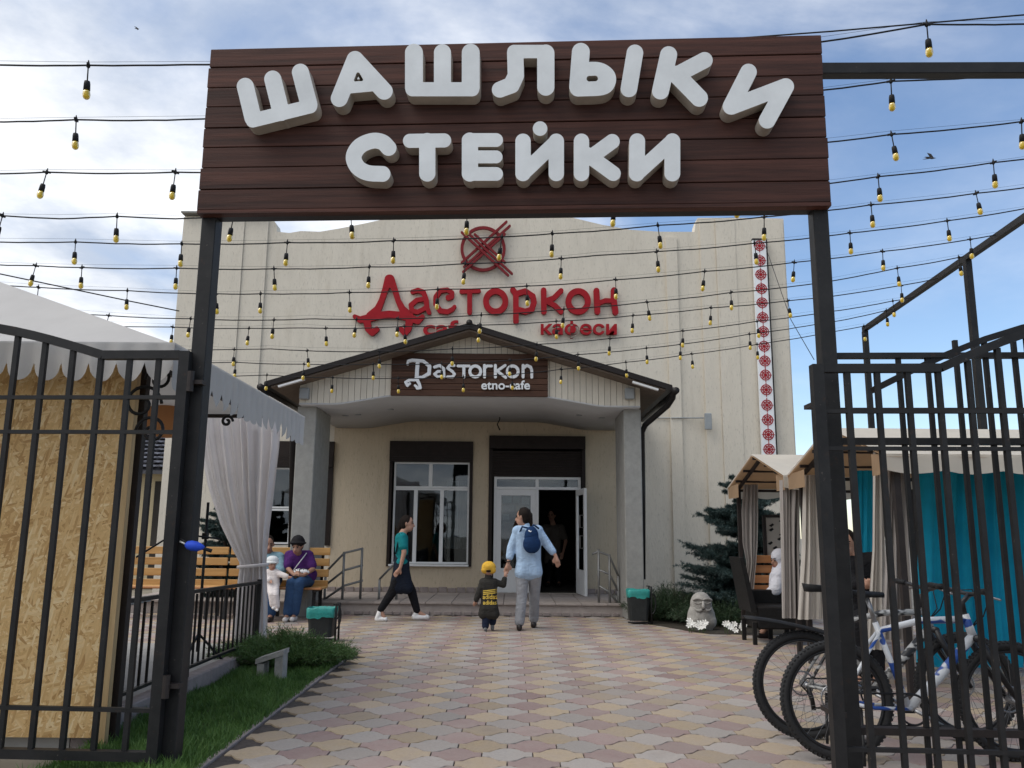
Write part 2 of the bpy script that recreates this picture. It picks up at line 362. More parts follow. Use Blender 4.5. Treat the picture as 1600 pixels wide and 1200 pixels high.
# oriented strand board: flakes of several directions
k = NB('strand_board'); acc = None
for i, a in enumerate((.2, 1.3, 2.3, .75, 1.8, 2.9)):
    vo = k.n('ShaderNodeTexVoronoi', {'Vector': k.coord((46, 1, 7.5), rot=(0, a, 0), kind='Object'), 'Scale': 1.0+.12*i, 'Randomness': 1.0})
    sc_ = k.n('ShaderNodeSeparateColor', {0: vo.outputs['Color']})
    c_ = k.ramp(sc_.outputs[0], [(.0, (.47, .26, .09)), (.25, (.66, .41, .165)), (.7, (.77, .52, .24)), (1, (.85, .645, .36))])
    st_ = k.noise(k.coord((120, 1, 8), rot=(0, a, 0), kind='Object'), 1.5, 2); c_ = k.mix(1.0, c_, k.ramp(st_, [(.3, (.8, .8, .8)), (.7, (1, 1, 1))]), 'MULTIPLY')
    if acc is None: acc = c_
    else: acc = k.mix(k.n('ShaderNodeMath', {0: sc_.outputs[1], 1: .62}, operation='GREATER_THAN').outputs[0], acc, c_)
k.col(acc); k.set(Roughness=.7); M['osb'] = k.m
# ================================================================== SETTING
def tri_prism(poly, z0, z1):
    n = len(poly); V = [(x, y, z0) for x, y in poly]+[(x, y, z1) for x, y in poly]
    return V, [tuple(range(n-1, -1, -1)), tuple(range(n, 2*n))]+[(i, (i+1) % n, n+(i+1) % n, n+i) for i in range(n)]
k = NB('far_dirt'); k.col(k.ramp(k.noise(k.coord(), 1.5, 6), [(.3, (.16, .14, .11)), (.7, (.27, .245, .20))])); k.set(Roughness=.95); M['dirt'] = k.m
gnd = add('ground', [(-400, -300, -.06), (400, -300, -.06), (400, 600, -.06), (-400, 600, -.06)], [(0, 1, 2, 3)], M['dirt'], loc=(0, 0, -.06)); tag(gnd, kind='structure')
k = NB('joint_sand'); k.col(k.ramp(k.noise(k.coord(), 30, 4), [(.3, (.035, .028, .025)), (.7, (.085, .07, .062))])); k.set(Roughness=.95); M['joint'] = k.m
def paver_mat(name, c):
    k = NB(name); v = k.coord(rnd=True); g = k.n('ShaderNodeNewGeometry').outputs['Position']
    fine = k.noise(v, 55, 5, .7); blot = k.noise(g, .8, 5, .6); sp = k.noise(v, 9, 4)
    col = k.ramp(fine, [(.25, tuple(x*.80 for x in c)), (.75, tuple(min(1, x*1.14) for x in c))])
    col = k.mix(k.ramp(sp, [(.35, (0, 0, 0)), (.8, (.45, .45, .45))]), col, (.34, .285, .25))
    col = k.mix(k.ramp(blot, [(.38, (0, 0, 0)), (.66, (.5, .5, .5))]), col, (.345, .29, .252))
    col = k.mix(k.ramp(k.noise(g, 2.7, 6, .7), [(.58, (0, 0, 0)), (.76, (.42, .42, .42))]), col, (.19, .145, .125))
    oi = k.n('ShaderNodeObjectInfo'); gr = k.n('ShaderNodeTexWhiteNoise', {'Vector': k.n('ShaderNodeVectorMath', {0: g, 1: (4.7, 4.7, 0)}, operation='MULTIPLY').outputs[0]})
    isl = k.n('ShaderNodeNewGeometry').outputs['Random Per Island']; fr = k.n('ShaderNodeMath', {0: k.n('ShaderNodeMath', {0: oi.outputs['Random'], 1: isl}, operation='ADD').outputs[0]}, operation='FRACT')
    mr = k.n('ShaderNodeMapRange', {0: fr.outputs[0], 3: .84, 4: 1.14}); k.col(k.mix(1.0, col, mr.outputs[0], 'MULTIPLY'))
    k.set(Roughness=.85); k.bump(fine, .35, .004); return k.m
PM = [paver_mat('pink_paver', (.285, .195, .18)), paver_mat('grey_paver', (.33, .30, .275)), paver_mat('yellow_paver', (.385, .295, .19))]
TW, TV, gap = .303, .202, .005
o0 = G(473.75, 1176)
paving = add('paving', *tri_prism([(-1.69, 1.0), (7.5, 1.0), (7.5, 16.0), (-9, 16.0), (-9, 9.33), (-1.69, 9.33)], -.05, -.011), M['joint'], loc=(0, 8, 0)); tag(paving, kind='structure')
def tile_outline(g):
    top = []
    for i in range(8):
        x = -TW/2+TW*i/7; c = math.cos(2*math.pi*x/TW); c3 = math.cos(6*math.pi*x/TW)
        top.append((x*(1-2*g/TW), TV*(.5+.28*c-.05*c3)-g))
    return top+[(x, -y) for x, y in reversed(top)]
OUT = tile_outline(gap)
def tile_geo(ox, oy, oz, tx=0, ty=0):
    n = len(OUT); V = [(ox+x, oy+y, oz+x*tx+y*ty) for x, y in OUT]+[(ox+x*1.012, oy+y*1.016, oz-.004+x*tx+y*ty) for x, y in OUT]+[(ox+x*1.012, oy+y*1.016, -.03) for x, y in OUT]
    F = [tuple(range(n-1, -1, -1))]
    for a in (0, n):
        F += [(a+i, a+(i+1) % n, a+n+(i+1) % n, a+n+i) for i in range(n)]
    return V, F
def in_paving(x, y):
    if y > 13.62: return False
    if y < 9.42: return x > -1.69+TW*.42 and x < 7.2
    return -7 < x < 7.2
tiles = []
for r in range(-16, 48):
    y = o0.y+r*TV
    if y < 2.0: continue
    for i in range(-32, 42):
        x = o0.x+i*TW+(TW/2 if r % 2 else 0); ci = (i+(2 if r % 2 else 0)) % 3
        if in_paving(x, y): tiles.append((x, y, ci))
seen = [t for t in tiles if t[1] > 4.62 and abs(t[0]) < .63*t[1] and not (t[0] > 2.35 and t[1] < 6)]
seen.sort(key=lambda t: t[1]); near = seen[:296]; nearset = set(near)
for x, y, ci in near:
    pass
tv = [[], [], []]; tf = [[], [], []]
base_tile = []
for ci in range(3):
    V, F = tile_geo(0, 0, 0); me = bpy.data.meshes.new('paver'); me.from_pydata(V, [], F[:]); me.materials.append(PM[ci]); me.update(); base_tile.append(me)
rt = random.Random(3)
for x, y, ci in tiles:
    dz = rt.uniform(-.0022, .0015); a, b = rt.uniform(-.012, .012), rt.uniform(-.012, .012)
    if (x, y, ci) in nearset:
        o = bpy.data.objects.new('paver', base_tile[ci]); link(o, paving, (x, y, dz)); o.rotation_euler = (b, a, rt.uniform(-.012, .012))
    else:
        V, F = tile_geo(x, y, dz, a, b); n = len(tv[ci]); tv[ci] += V; tf[ci] += [tuple(q+n for q in f) for f in F]
nmv = []; nmf = []; mi = []
for ci in range(3):
    n = len(nmv); nmv += tv[ci]; nmf += [tuple(q+n for q in f) for f in tf[ci]]; mi += [ci]*len(tf[ci])
far = add('far_pavers', nmv, nmf, PM, paving, loc=(0, 8, 0)); far.data.polygons.foreach_set('material_index', mi); tag(far, kind='stuff')
for a in np.arange(2.0, 9.3, .5): box('edging_stone', -1.74, -1.695, a, a+.494, -.05, .004, M['kerb'], paving, .004)
# lawn bed
bed = add('lawn_bed', *tri_prism([(-2.60, 2.0), (-1.742, 2.0), (-1.742, 9.35), (-2.60, 9.35)], -.055, -.018), M['soil'], loc=(-2.2, 6, 0)); tag(bed, kind='structure')
def blades(n, fx, h0, h1, wd, lean=.5):
    V = []; F = []
    for _ in range(n):
        x, y, z, s = fx(); h = random.uniform(h0, h1)*s; a = random.uniform(0, 6.28); l = random.uniform(.1, lean)*h; b = random.uniform(0, 6.28)
        dx, dy = math.cos(a)*wd, math.sin(a)*wd; q = len(V); ex, ey = math.cos(b)*l, math.sin(b)*l
        V += [(x-dx, y-dy, z), (x+dx, y+dy, z), (x+ex*.35+dx*.7, y+ey*.35+dy*.7, z+h*.6), (x+ex*.35-dx*.7, y+ey*.35-dy*.7, z+h*.6), (x+ex, y+ey, z+h)]
        F += [(q, q+1, q+2, q+3), (q+3, q+2, q+4)]
    return V, F
def lawnpt():
    y = 2.5+6.8*random.random()**1.1; x = random.uniform(-2.56, -1.705)
    s = .7+.5*math.sin(x*7+y*3.1)*math.sin(y*2.3)**2+random.random()*.3
    return x, y, -.02, max(.5, s)
gr = add('grass', *blades(42000, lawnpt, .045, .10, .0035, .8), M['grass'], loc=(-2.2, 6, 0)); tag(gr, 'short green lawn between railing kerb and paving', 'grass', kind='stuff')
del gr['category']; del gr['label']

# ================================================================== CAFE BUILDING
YW = 16.0
cafe = thing('cafe_building', 'cream plastered cafe with arched parapet and red lettering behind the wooden gate sign', 'building', (-.5, YW, 0))
def xz(px, py, Y=YW): q = P(px, py, Y); return (q.x, q.z)
zb = -.05
xl, xr = xz(289, 340)[0], xz(1224, 340)[0]
def prof():
    pts = [(xl, zb), (xr, zb)]
    zt = xz(1150, 341)[1]; z1 = xz(1060, 362)[1]; ztl = xz(360, 338)[1]
    pts += [(xr, zt)]+[(xz(1180, 339)[0], zt+.012), (xz(1090, 341)[0], zt), (xz(1087, 352)[0], zt-.12), (xz(1085, 362)[0], z1)]
    arc = [(1030, 362), (985, 359), (940, 351), (890, 339), (845, 329), (800, 322), (757, 319), (715, 322), (670, 328), (625, 337), (575, 348), (530, 357), (500, 362)]
    pts += [xz(*a) for a in arc]+[xz(470, 361), xz(452, 364), xz(433, 362), (xz(431, 350)[0], ztl-.14), (xz(422, 340)[0], ztl), (xz(380, 338)[0], ztl+.01), (xl, ztl)]
    return pts
def rect(px0, py0, px1, py1, Y=YW):
    a = P(px0, (py0+py1)/2, Y); b = P(px1, (py0+py1)/2, Y); return a.x, b.x, P((px0+px1)/2, py1, Y).z, P((px0+px1)/2, py0, Y).z
WIN = rect(607, 690, 738, 885); DOOR = rect(763, 682, 915, 938); WINL = rect(392, 690, 520, 852)
ZP = .20
DOOR = (DOOR[0], DOOR[1], ZP, DOOR[3])
def rl(r): return [(r[0], r[2]), (r[1], r[2]), (r[1], r[3]), (r[0], r[3])]
V, F = curve_mesh([prof(), rl(WIN), rl(DOOR), rl(WINL)], .16)
V = np.c_[V[:, 0], YW+.16-V[:, 2], V[:, 1]]
add('facade', V, F, M['plaster'], cafe)
# corner towers stand proud in vertical strips
for px0, px1, py, pr in ((289, 343.7, 340, .05), (344, 384.7, 340, .075), (385, 421, 341, .045), (1092, 1115.7, 343, .045), (1116, 1145.7, 343, .075), (1146, 1221, 343, .06)):
    a, b = xz(px0, py)[0], xz(px1, py)[0]; z1 = xz(px0, py)[1]-.004*(px0 % 7)
    add('pilaster_strip', *boxgeo(a, b, YW-pr, YW-.002, 0, z1), M['plaster'], cafe)
box('pilaster_strip', xz(1048, 700)[0], xz(1066, 700)[0], YW-.05, YW-.002, 0, xz(1050, 372)[1], M['plaster'], cafe)
box('parapet_coping', xl-.02, xz(421, 340)[0]+.01, YW-.17, YW+.34, xz(360, 338)[1]+.008, xz(360, 338)[1]+.04, M['concrete'], cafe)
box('body', xl+.1, xr-.1, YW+7.5, YW+13, 0, 5.4, M['plaster'], cafe)
box('side_wall', xl+.02, xl+.3, YW+.325, YW+7.5, 0, 5.4, M['plaster'], cafe); box('side_wall', xr-.3, xr-.02, YW+.325, YW+7.5, 0, 5.4, M['plaster'], cafe)
box('flat_roof', xl+.05, xr-.05, YW+.33, YW+13, 5.4, 5.5, M['concrete'], cafe)
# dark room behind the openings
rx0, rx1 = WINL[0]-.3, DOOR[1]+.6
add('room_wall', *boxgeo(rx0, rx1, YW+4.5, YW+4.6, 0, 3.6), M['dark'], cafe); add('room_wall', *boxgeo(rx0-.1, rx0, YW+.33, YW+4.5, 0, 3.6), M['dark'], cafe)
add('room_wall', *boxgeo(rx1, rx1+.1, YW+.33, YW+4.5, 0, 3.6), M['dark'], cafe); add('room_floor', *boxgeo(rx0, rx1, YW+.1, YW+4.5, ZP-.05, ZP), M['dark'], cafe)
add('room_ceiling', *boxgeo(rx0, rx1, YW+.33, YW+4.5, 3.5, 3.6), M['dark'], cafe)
# inner yellowish plaster under the porch
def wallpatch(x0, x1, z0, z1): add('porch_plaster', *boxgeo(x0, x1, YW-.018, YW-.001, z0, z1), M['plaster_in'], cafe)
pxl, pxr = xz(519, 760)[0], xz(985, 760)[0]; zt = 3.56
wallpatch(pxl, WIN[0]-.002, ZP, zt); wallpatch(WIN[0], WIN[1], ZP, WIN[2]-.003); wallpatch(WIN[0], WIN[1], WIN[3]+.003, zt)
wallpatch(WIN[1]+.002, DOOR[0]-.002, ZP, zt); wallpatch(DOOR[0], DOOR[1], DOOR[3]+.003, zt); wallpatch(DOOR[1]+.002, pxr, ZP, zt)
def window_unit(nm, r, rows, y=YW, sbox=.0, parent=cafe, dark=.06):
    """dark shutter box and guides round a white frame with panes; rows: (z0, z1, [x breaks])"""
    x0, x1, z0, z1 = r
    w_ = box(nm, x0+.002, x1-.002, y-.10, y+.06, z1-sbox, z1-.002, M['shutter'], parent)
    for q in range(int(sbox/.045)): box('shutter_lath', x0+.02, x1-.02, y-.112, y-.102, z1-sbox+.004+q*.045, z1-sbox+.041+q*.045, M['shutter'], w_) if q < 12 and sbox > .3 and q*.045 < sbox-.28 else None
    for a, b in ((x0+.002, x0+dark), (x1-dark, x1-.002)): box('shutter_guide', a, b, y-.06, y+.05, z0+.002, z1-sbox-.002, M['shutter'], w_)
    for a, b, xs in rows:
        for i in range(len(xs)-1):
            p, q = xs[i], xs[i+1]; t = .035
            f = add('frame', *join(boxgeo(p, q, y+.0, y+.06, a, a+t), boxgeo(p, q, y+.0, y+.06, b-t, b), boxgeo(p, p+t, y+.0, y+.06, a+t, b-t), boxgeo(q-t, q, y+.0, y+.06, a+t, b-t)), M['white'], w_)
            add('pane', *boxgeo(p+t, q-t, y+.025, y+.035, a+t, b-t), M['glass'], w_)
    return w_
zt_ = P(672, 763, YW).z; zw0 = P(672, 881, YW).z; zs = P(672, 722, YW).z
xa, xb = P(614, 800, YW).x, P(733, 800, YW).x; xm1, xm2, xm3 = P(649, 800, YW).x, P(690, 800, YW).x, P(673, 740, YW).x
window_unit('window', WIN, [(zw0, zt_-.002, [xa, xm1-.001, xm2, xb]), (zt_+.002, zs-.003, [xa, xm3, xb])], sbox=WIN[3]-zs)
box('window_sill', WIN[0]+.05, WIN[1]-.05, YW-.12, YW-.02, WIN[2]+.003, WIN[2]+.04, M['white'], cafe, .006)
zl = P(450, 730, YW).z
window_unit('window', WINL, [(WINL[2]+.02, zl-.8, [WINL[0]+.07, (WINL[0]+WINL[1])/2, WINL[1]-.1]), (zl-.79, zl-.01, [WINL[0]+.07, (WINL[0]+WINL[1])/2, WINL[1]-.1])], sbox=WINL[3]-zl, dark=.1)
# things seen dimly behind the panes
for px, c in ((706, 'curtain'), (722, 'curtain_grey')):
    a = P(px, 840, YW+.4); V = []; F = []
    for i in range(13):
        for j in range(5): V.append((a.x-.12+.24*i/12, YW+.42+.03*math.sin(i*2.1), 1.0+j*.33))
    for i in range(12):
        for j in range(4): F.append((i*5+j, (i+1)*5+j, (i+1)*5+j+1, i*5+j+1))
    add('inner_curtain', V, F, M[c], cafe, True)
# entrance
zsd = P(840, 745, YW).z
en = box('entrance_shutter', DOOR[0]+.002, DOOR[1]-.002, YW-.12, YW+.05, P(840, 702, YW).z, DOOR[3]-.002, M['shutter'], cafe)
zq = zsd
while zq < P(840, 702, YW).z-.05: box('shutter_lath', DOOR[0]+.06, DOOR[1]-.06, YW-.03, YW-.004, zq, zq+.046, M['shutter'], en, .006); zq += .05
for a, b in ((DOOR[0]+.002, DOOR[0]+.07), (DOOR[1]-.07, DOOR[1]-.002)): box('shutter_guide', a, b, YW-.06, YW+.05, ZP, P(840, 702, YW).z-.002, M['shutter'], en)
fr0, fr1 = P(771, 850, YW).x, P(908, 850, YW).x; xmid = P(839, 850, YW).x; zd = P(840, 765, YW).z
door = box('door_frame', fr0, fr0+.05, YW, YW+.07, ZP, zsd-.004, M['white'], cafe); box('jamb', fr1-.05, fr1, YW, YW+.07, ZP, zsd-.004, M['white'], door)
box('head', fr0+.051, fr1-.051, YW, YW+.07, zd, zd+.05, M['white'], door); box('head', fr0+.051, fr1-.051, YW+.001, YW+.07, zsd-.05, zsd-.006, M['white'], door)
box('mullion', xmid-.03, xmid+.03, YW+.002, YW+.068, ZP, zd-.001, M['white'], door); box('mullion', xmid-.03, xmid+.03, YW+.002, YW+.068, zd+.051, zsd-.051, M['white'], door)
box('transom_pane', fr0+.052, xmid-.031, YW+.03, YW+.04, zd+.051, zsd-.051, M['glass'], door); box('transom_pane', xmid+.031, fr1-.052, YW+.03, YW+.04, zd+.051, zsd-.051, M['glass'], door)
dl = fr0+.052; dr = xmid-.032; dz0 = P(800, 888, YW).z; dz1 = P(800, 774, YW).z
box('door_panel', dl, dr, YW+.01, YW+.06, ZP+.005, dz0-.06, M['white'], door); box('door_rail', dl, dr, YW+.008, YW+.062, dz0-.058, dz0, M['white'], door); box('door_rail', dl, dr, YW+.008, YW+.062, dz1, zd-.003, M['white'], door)
box('door_stile', dl, dl+.09, YW+.008, YW+.062, dz0+.001, dz1-.001, M['white'], door); box('door_stile', dr-.09, dr, YW+.008, YW+.062, dz0+.001, dz1-.001, M['white'], door)
box('pane', dl+.091, dr-.091, YW+.03, YW+.04, dz0+.001, dz1-.001, M['glass'], door)
# stickers and notices on the door glass
rs = random.Random(5)
SM = [plain('sticker_%d' % i, c, .5) for i, c in enumerate([(.16, .27, .27), (.05, .07, .16), (.28, .16, .07), (.32, .32, .31), (.08, .18, .15), (.10, .022, .022)])]
for (u, v, a, b, c) in ((.05, .90, .30, .09, 0), (.40, .90, .22, .09, 4), (.70, .88, .26, .10, 3), (.04, .77, .40, .09, 1), (.50, .78, .28, .08, 2), (.80, .76, .18, .09, 3), (.05, .66, .22, .08, 3), (.08, .44, .34, .18, 5), (.50, .40, .40, .24, 5), (.08, .2, .3, .16, 5)):
    W_ = dr-dl-.19; H_ = dz1-dz0; X = dl+.094+u*W_; Z = dz0+v*H_; box('notice', X, X+a*W_, YW+.044, YW+.048, Z, Z+b*H_, SM[c], door)
# the leaf that stands open
hx = fr1-.03; ang = R(78)
def leafp(u, z, t=0.0): return (hx-.02-math.cos(ang)*u*.0+u*.10-t, YW-.01-u*.99, z)
lw = .86
def leafbox(n, u0, u1, z0, z1, t0, t1, m): 
    V = [leafp(u, z, t) for z in (z0, z1) for u, t in ((u0, t0), (u1, t0), (u1, t1), (u0, t1))]; return add(n, V, BF, m, door)
leafbox('open_leaf', 0, .09, ZP+.01, zd-.01, 0, .05, M['white']); leafbox('open_leaf', lw-.09, lw, ZP+.01, zd-.01, 0, .05, M['white'])
leafbox('open_leaf_panel', .091, lw-.091, ZP+.01, dz0, .001, .049, M['white']); leafbox('open_leaf_rail', .091, lw-.091, dz1, zd-.01, .001, .049, M['white']); leafbox('open_leaf_pane', .091, lw-.091, dz0+.001, dz1-.001, .02, .03, M['glass'])
for z in (1.05, 1.42): 
    a = Vector(leafp(lw-.05, z, .11)); tube('door_handle', [leafp(lw-.05, z, .05), leafp(lw-.05, z, .12), leafp(lw-.05, z+.22, .12), leafp(lw-.05, z+.22, .05)], .012, M['rail'], door)
# platform
x0p, x1p = xz(508, 940, 13.7)[0], xz(975, 955, 13.7)[0]
plat = box('porch_platform', -6.4, x1p, 13.70, YW-.02, -.03, ZP-.035, M['platform'], cafe)
rp = random.Random(9); q = x0p
while q < x1p-.05:
    wv = .16; box('riser_brick', q, min(q+wv*rp.uniform(.55, .9), x1p), 13.672, 13.705, .0, .055, M['kerb'], plat, .006); q += wv
q = -6.4
while q < x1p-.05:
    wv = .42; 
    for r_, (ya, yb) in enumerate(((13.665, 14.03), (14.04, 14.5), (14.51, 15.0), (15.01, 15.5), (15.51, YW-.03))):
        box('platform_slab', q, min(q+wv-.008, x1p), ya, yb-.004, ZP-.034, ZP+rp.uniform(-.002, .002), M['platform'], plat, .005)
    q += wv
q = pxl
while q < pxr:
    if not (DOOR[0]-.05 < q < DOOR[1]-.02): box('skirting_brick', q, min(q+.16, pxr), YW-.05, YW-.019, ZP, ZP+.09+rp.uniform(-.012, .012), M['kerb'], cafe, .006)
    q += .175
# porch columns (deep, narrow)
def col(px0, px1, py):
    a, b = P(px0, py, 13.2).x, P(px1, py, 13.2).x
    box('porch_column', a, b, 13.2, 14.28, 0, P(500, 630, 13.05).z-.031, M['concrete'], cafe, .012)
    return a, b
cl = col(465.5, 495, 632); crr = col(974, 1001, 632)
# porch roof
YE, YGA = 12.62, 13.05
A = P(733, 513, YE); EL = P(412, 606, YE); ER = P(1051, 609, YE)
ez = (EL.z+ER.z)/2; ax = (EL.x+ER.x)/2
A = Vector((ax, YE, A.z))
def roofz(x): return A.z-(A.z-ez)*abs(x-ax)/((ER.x-EL.x)/2)
for s, E in ((-1, EL), (1, ER)):
    V = []
    for y in (YE, YW-.02):
        V += [(ax, y, A.z+.075), (E.x, y, ez+.075), (E.x, y, ez), (ax, y, A.z)]
    add('porch_roof', V, [(0, 1, 2, 3), (7, 6, 5, 4), (0, 4, 5, 1), (1, 5, 6, 2), (2, 6, 7, 3), (3, 7, 4, 0)], M['roofmetal'], cafe)
    V = []
    for y in (YE+.05, YW-.02):
        V += [(ax, y, A.z-.002), (E.x-s*.1, y, roofz(E.x-s*.1)-.002), (E.x-s*.1, y, roofz(E.x-s*.1)-.03), (ax, y, A.z-.03)]
    add('roof_lining', V, [(0, 1, 2, 3), (7, 6, 5, 4), (0, 4, 5, 1), (1, 5, 6, 2), (2, 6, 7, 3), (3, 7, 4, 0)], plain('brown_lining_%d' % s, (.15, .115, .09), .8), cafe)
    nrib = 24
    for i in range(nrib):
        y = YE+.02+(YW-YE-.1)*i/nrib; V = []
        for (u, h) in ((0, .077), (0, .092)): V += [(ax+s*.02, y, A.z+h), (ax+s*.02, y+.05, A.z+h), (E.x, y+.05, ez+h), (E.x, y, ez+h)]
        add('roof_rib', V, BF, M['roofmetal'], cafe)
for E, s in ((EL, -1), (ER, 1)):
    bar('eave_trim', (E.x-s*.22, YE+.03, roofz(E.x-s*.22)-.055), (E.x-s*.62, YE+.03, roofz(E.x-s*.62)-.055), .03, .07, M['trimwhite'], cafe)
tube('ridge_cap', [(ax, YE-.03, A.z+.09), (ax, YW-.05, A.z+.09)], .05, M['roofmetal'], cafe, 8)
# gable of upright boards
ga0, ga1 = P(468, 620, YGA).x, P(1000, 620, YGA).x
zlo, zhi = P(500, 630, YGA).z, P(735, 618, YGA).z
sx0, sx1 = P(611, 600, YGA).x, P(856, 600, YGA).x
def soff(x):
    t = abs(x-ax)/((ga1-ga0)/2); s = min(1, max(0, (.77-t)/.31)); return zlo+(zhi-zlo)*s
q = ga0; sw = .098
zs0, zs1 = P(733, 620, YGA-.07).z, P(733, 553, YGA-.07).z
while q < ga1-.02:
    a, b = q, min(q+sw-.006, ga1); mid = (a+b)/2
    def slat(za0, za1, zb0, zb1):
        V = [(x, y, z) for y in (YGA, YGA+.03) for x, z in ((a, za0), (b, zb0), (b, zb1), (a, za1))]
        add('gable_slat', V, [(0, 1, 2, 3), (7, 6, 5, 4), (0, 4, 5, 1), (1, 5, 6, 2), (2, 6, 7, 3), (3, 7, 4, 0)], M['siding'], cafe)
    slat(soff(a), roofz(a)-.032, soff(b), roofz(b)-.032); q += sw
V = []; xs = np.linspace(ga0, ga1, 40)
for x in xs: V += [(x, YGA+.034, soff(x)), (x, YGA+.034, roofz(x)-.034)]
add('gable_backing', V, [(2*i, 2*i+2, 2*i+3, 2*i+1) for i in range(39)], M['dark'], cafe)
for s, e_ in ((-1, ga0), (1, ga1)):                              # side boards of the porch
    add('side_fascia', *boxgeo(min(e_, e_-s*.03), max(e_, e_-s*.03), YGA+.036, YW-.02, zlo, roofz(e_)-.035), M['siding'], cafe)
# grey ceiling following the same curve, back to the wall
V = []
for x in xs: V += [(x, YGA-.012, soff(x)), (x, YW-.02, soff(x)), (x, YGA-.012, soff(x)-.03), (x, YW-.02, soff(x)-.03)]
F = []
for i in range(39): a = 4*i; F += [(a, a+4, a+5, a+1), (a+2, a+3, a+7, a+6), (a, a+2, a+6, a+4), (a+1, a+5, a+7, a+3)]
add('porch_ceiling', V, F, M['soffit'], cafe, True)
for px, py in ((560, 632), (610, 645), (540, 645), (905, 640), (940, 648)):
    x = P(px, py, 14.2).x; add('ceiling_spot', *lathegeo([(.045, 0), (.055, .006), (.055, .014)], (x, 14.2, soff(x)-.046), 14), M['greybox'], cafe)
for px, Y_ in ((477, YGA), (983, YGA)):
    c_ = P(px, 616, Y_); box('wall_speaker', c_.x-.075, c_.x+.075, Y_-.10, Y_-.002, c_.z-.09, c_.z+.09, M['greybox'], cafe, .012)
# gutters, pipes
for E, s in ((EL, -1), (ER, 1)):
    V, F = tubegeo([(E.x+s*.05, YE-.02, ez-.0), (E.x+s*.05, YW-.1, ez-.0)], .055, 10); add('gutter', V, F, M['gutter'], cafe, True)
    box('eave_trim', min(E.x-s*.04, E.x-s*.42), max(E.x-s*.04, E.x-s*.42), YE+.06, YE+.075, ez-.02, ez+.05, M['trimwhite'], cafe) if False else None
dp = [P(1053, 607, 12.75), P(1051, 622, 12.85), P(1043, 634, 12.95), P(1008, 664, 13.3), P(1003, 676, 13.38), P(1004, 760, 13.38), P(1004, 905, 13.38)]
tube('downpipe', dp, .048, M['gutter'], cafe, 10)
dp = [P(411, 606, 12.75), P(416, 622, 12.85), P(424, 634, 12.95), P(456, 655, 13.3), P(458, 668, 13.38), P(454, 900, 13.38)]
tube('downpipe', dp, .048, M['gutter'], cafe, 10)
c_ = P(1107, 658, YW-.2); box('alarm_box', c_.x-.07, c_.x+.07, YW-.19, YW-.152, c_.z-.16, c_.z+.16, M['greybox'], cafe, .01)
tube('conduit', [P(1010, 653, YW-.03), P(1048, 653, YW-.03), P(1050, 653, YW-.07), P(1068, 653, YW-.07), P(1070, 653, YW-.03), P(1100, 653, YW-.17)], .012, M['greybox'], cafe, 6)
tube('hanging_cable', [P(780, 640, 15.3), P(781, 655, 15.3), P(777, 663, 15.3), P(781, 672, 15.3)], .012, M['gutter'], cafe, 6)
# ornament strip on the right tower
px_o = [(1189, 384), (1190, 407), (1188, 429), (1189, 451), (1190, 473), (1190, 496), (1191, 518), (1191, 541), (1192, 564), (1193, 586), (1194, 609), (1195, 633), (1196, 656), (1198, 679), (1199, 702)]
YO = YW-.16
ban_x0, ban_x1 = P(1176, 500, YO).x, P(1203, 500, YO).x; ban_z0, ban_z1 = P(1195, 745, YO).z, P(1190, 375, YO).z
xo = (P(1189, 384, YO).x+P(1199, 702, YO).x)/2
ban = thing('ornament_banner', 'tall narrow white banner of red round ornaments on right corner of facade', 'banner', (xo, YO, ban_z0))
box('banner_board', xo-.135, xo+.135, YO, YW-.102, ban_z0, ban_z1, M['letter_white'], ban)
box('banner_edge', xo+.137, xo+.16, YO-.01, YW-.102, ban_z0, ban_z1, M['gutter'], ban); box('banner_cap', xo-.14, xo+.16, YO-.015, YW-.102, ban_z1+.002, ban_z1+.03, M['gutter'], ban)
def ring(cx, cy, r, a0, a1, n=10): return [(cx+r*math.cos(R(a0+(a1-a0)*i/n)), cy+r*math.sin(R(a0+(a1-a0)*i/n))) for i in range(n+1)]
orn = []
for s in (1, -1):
    for t in (1, -1):
        orn += [(ring(0, 0, 9.6, 12, 78) if (s, t) == (1, 1) else [(x*s, y*t) for x, y in ring(0, 0, 9.6, 12, 78)], .9)]
        orn += [([(x*s, y*t) for x, y in ring(0, 0, 6.2, 10, 80, 6)], .85), ([(0, 0), (6.4*s, 6.4*t)], .85)]
orn += [([(-11, 0), (11, 0)], .8), ([(0, -13), (0, 13)], .75)]
lo = contours(orn, .45); mesh0 = None
Vr, Fr = curve_mesh([[(x, -y) for x, y in lp] for lp in lo], 1.0)
sc_px = 12.4/1200
zc = [P(a, b, YO).z for a, b in px_o]
for z in zc:
    if mesh0 is None:
        W_ = [(v[0]*sc_px, -.006*(v[2]+1)/2, v[1]*sc_px) for v in Vr]; o = add('ornament', np.array(W_)+np.array((xo, YO-.001, z)), Fr, M['red'], ban); mesh0 = o.data
    else: addmesh('ornament', mesh0, None, ban, (xo, YO-.004, z))
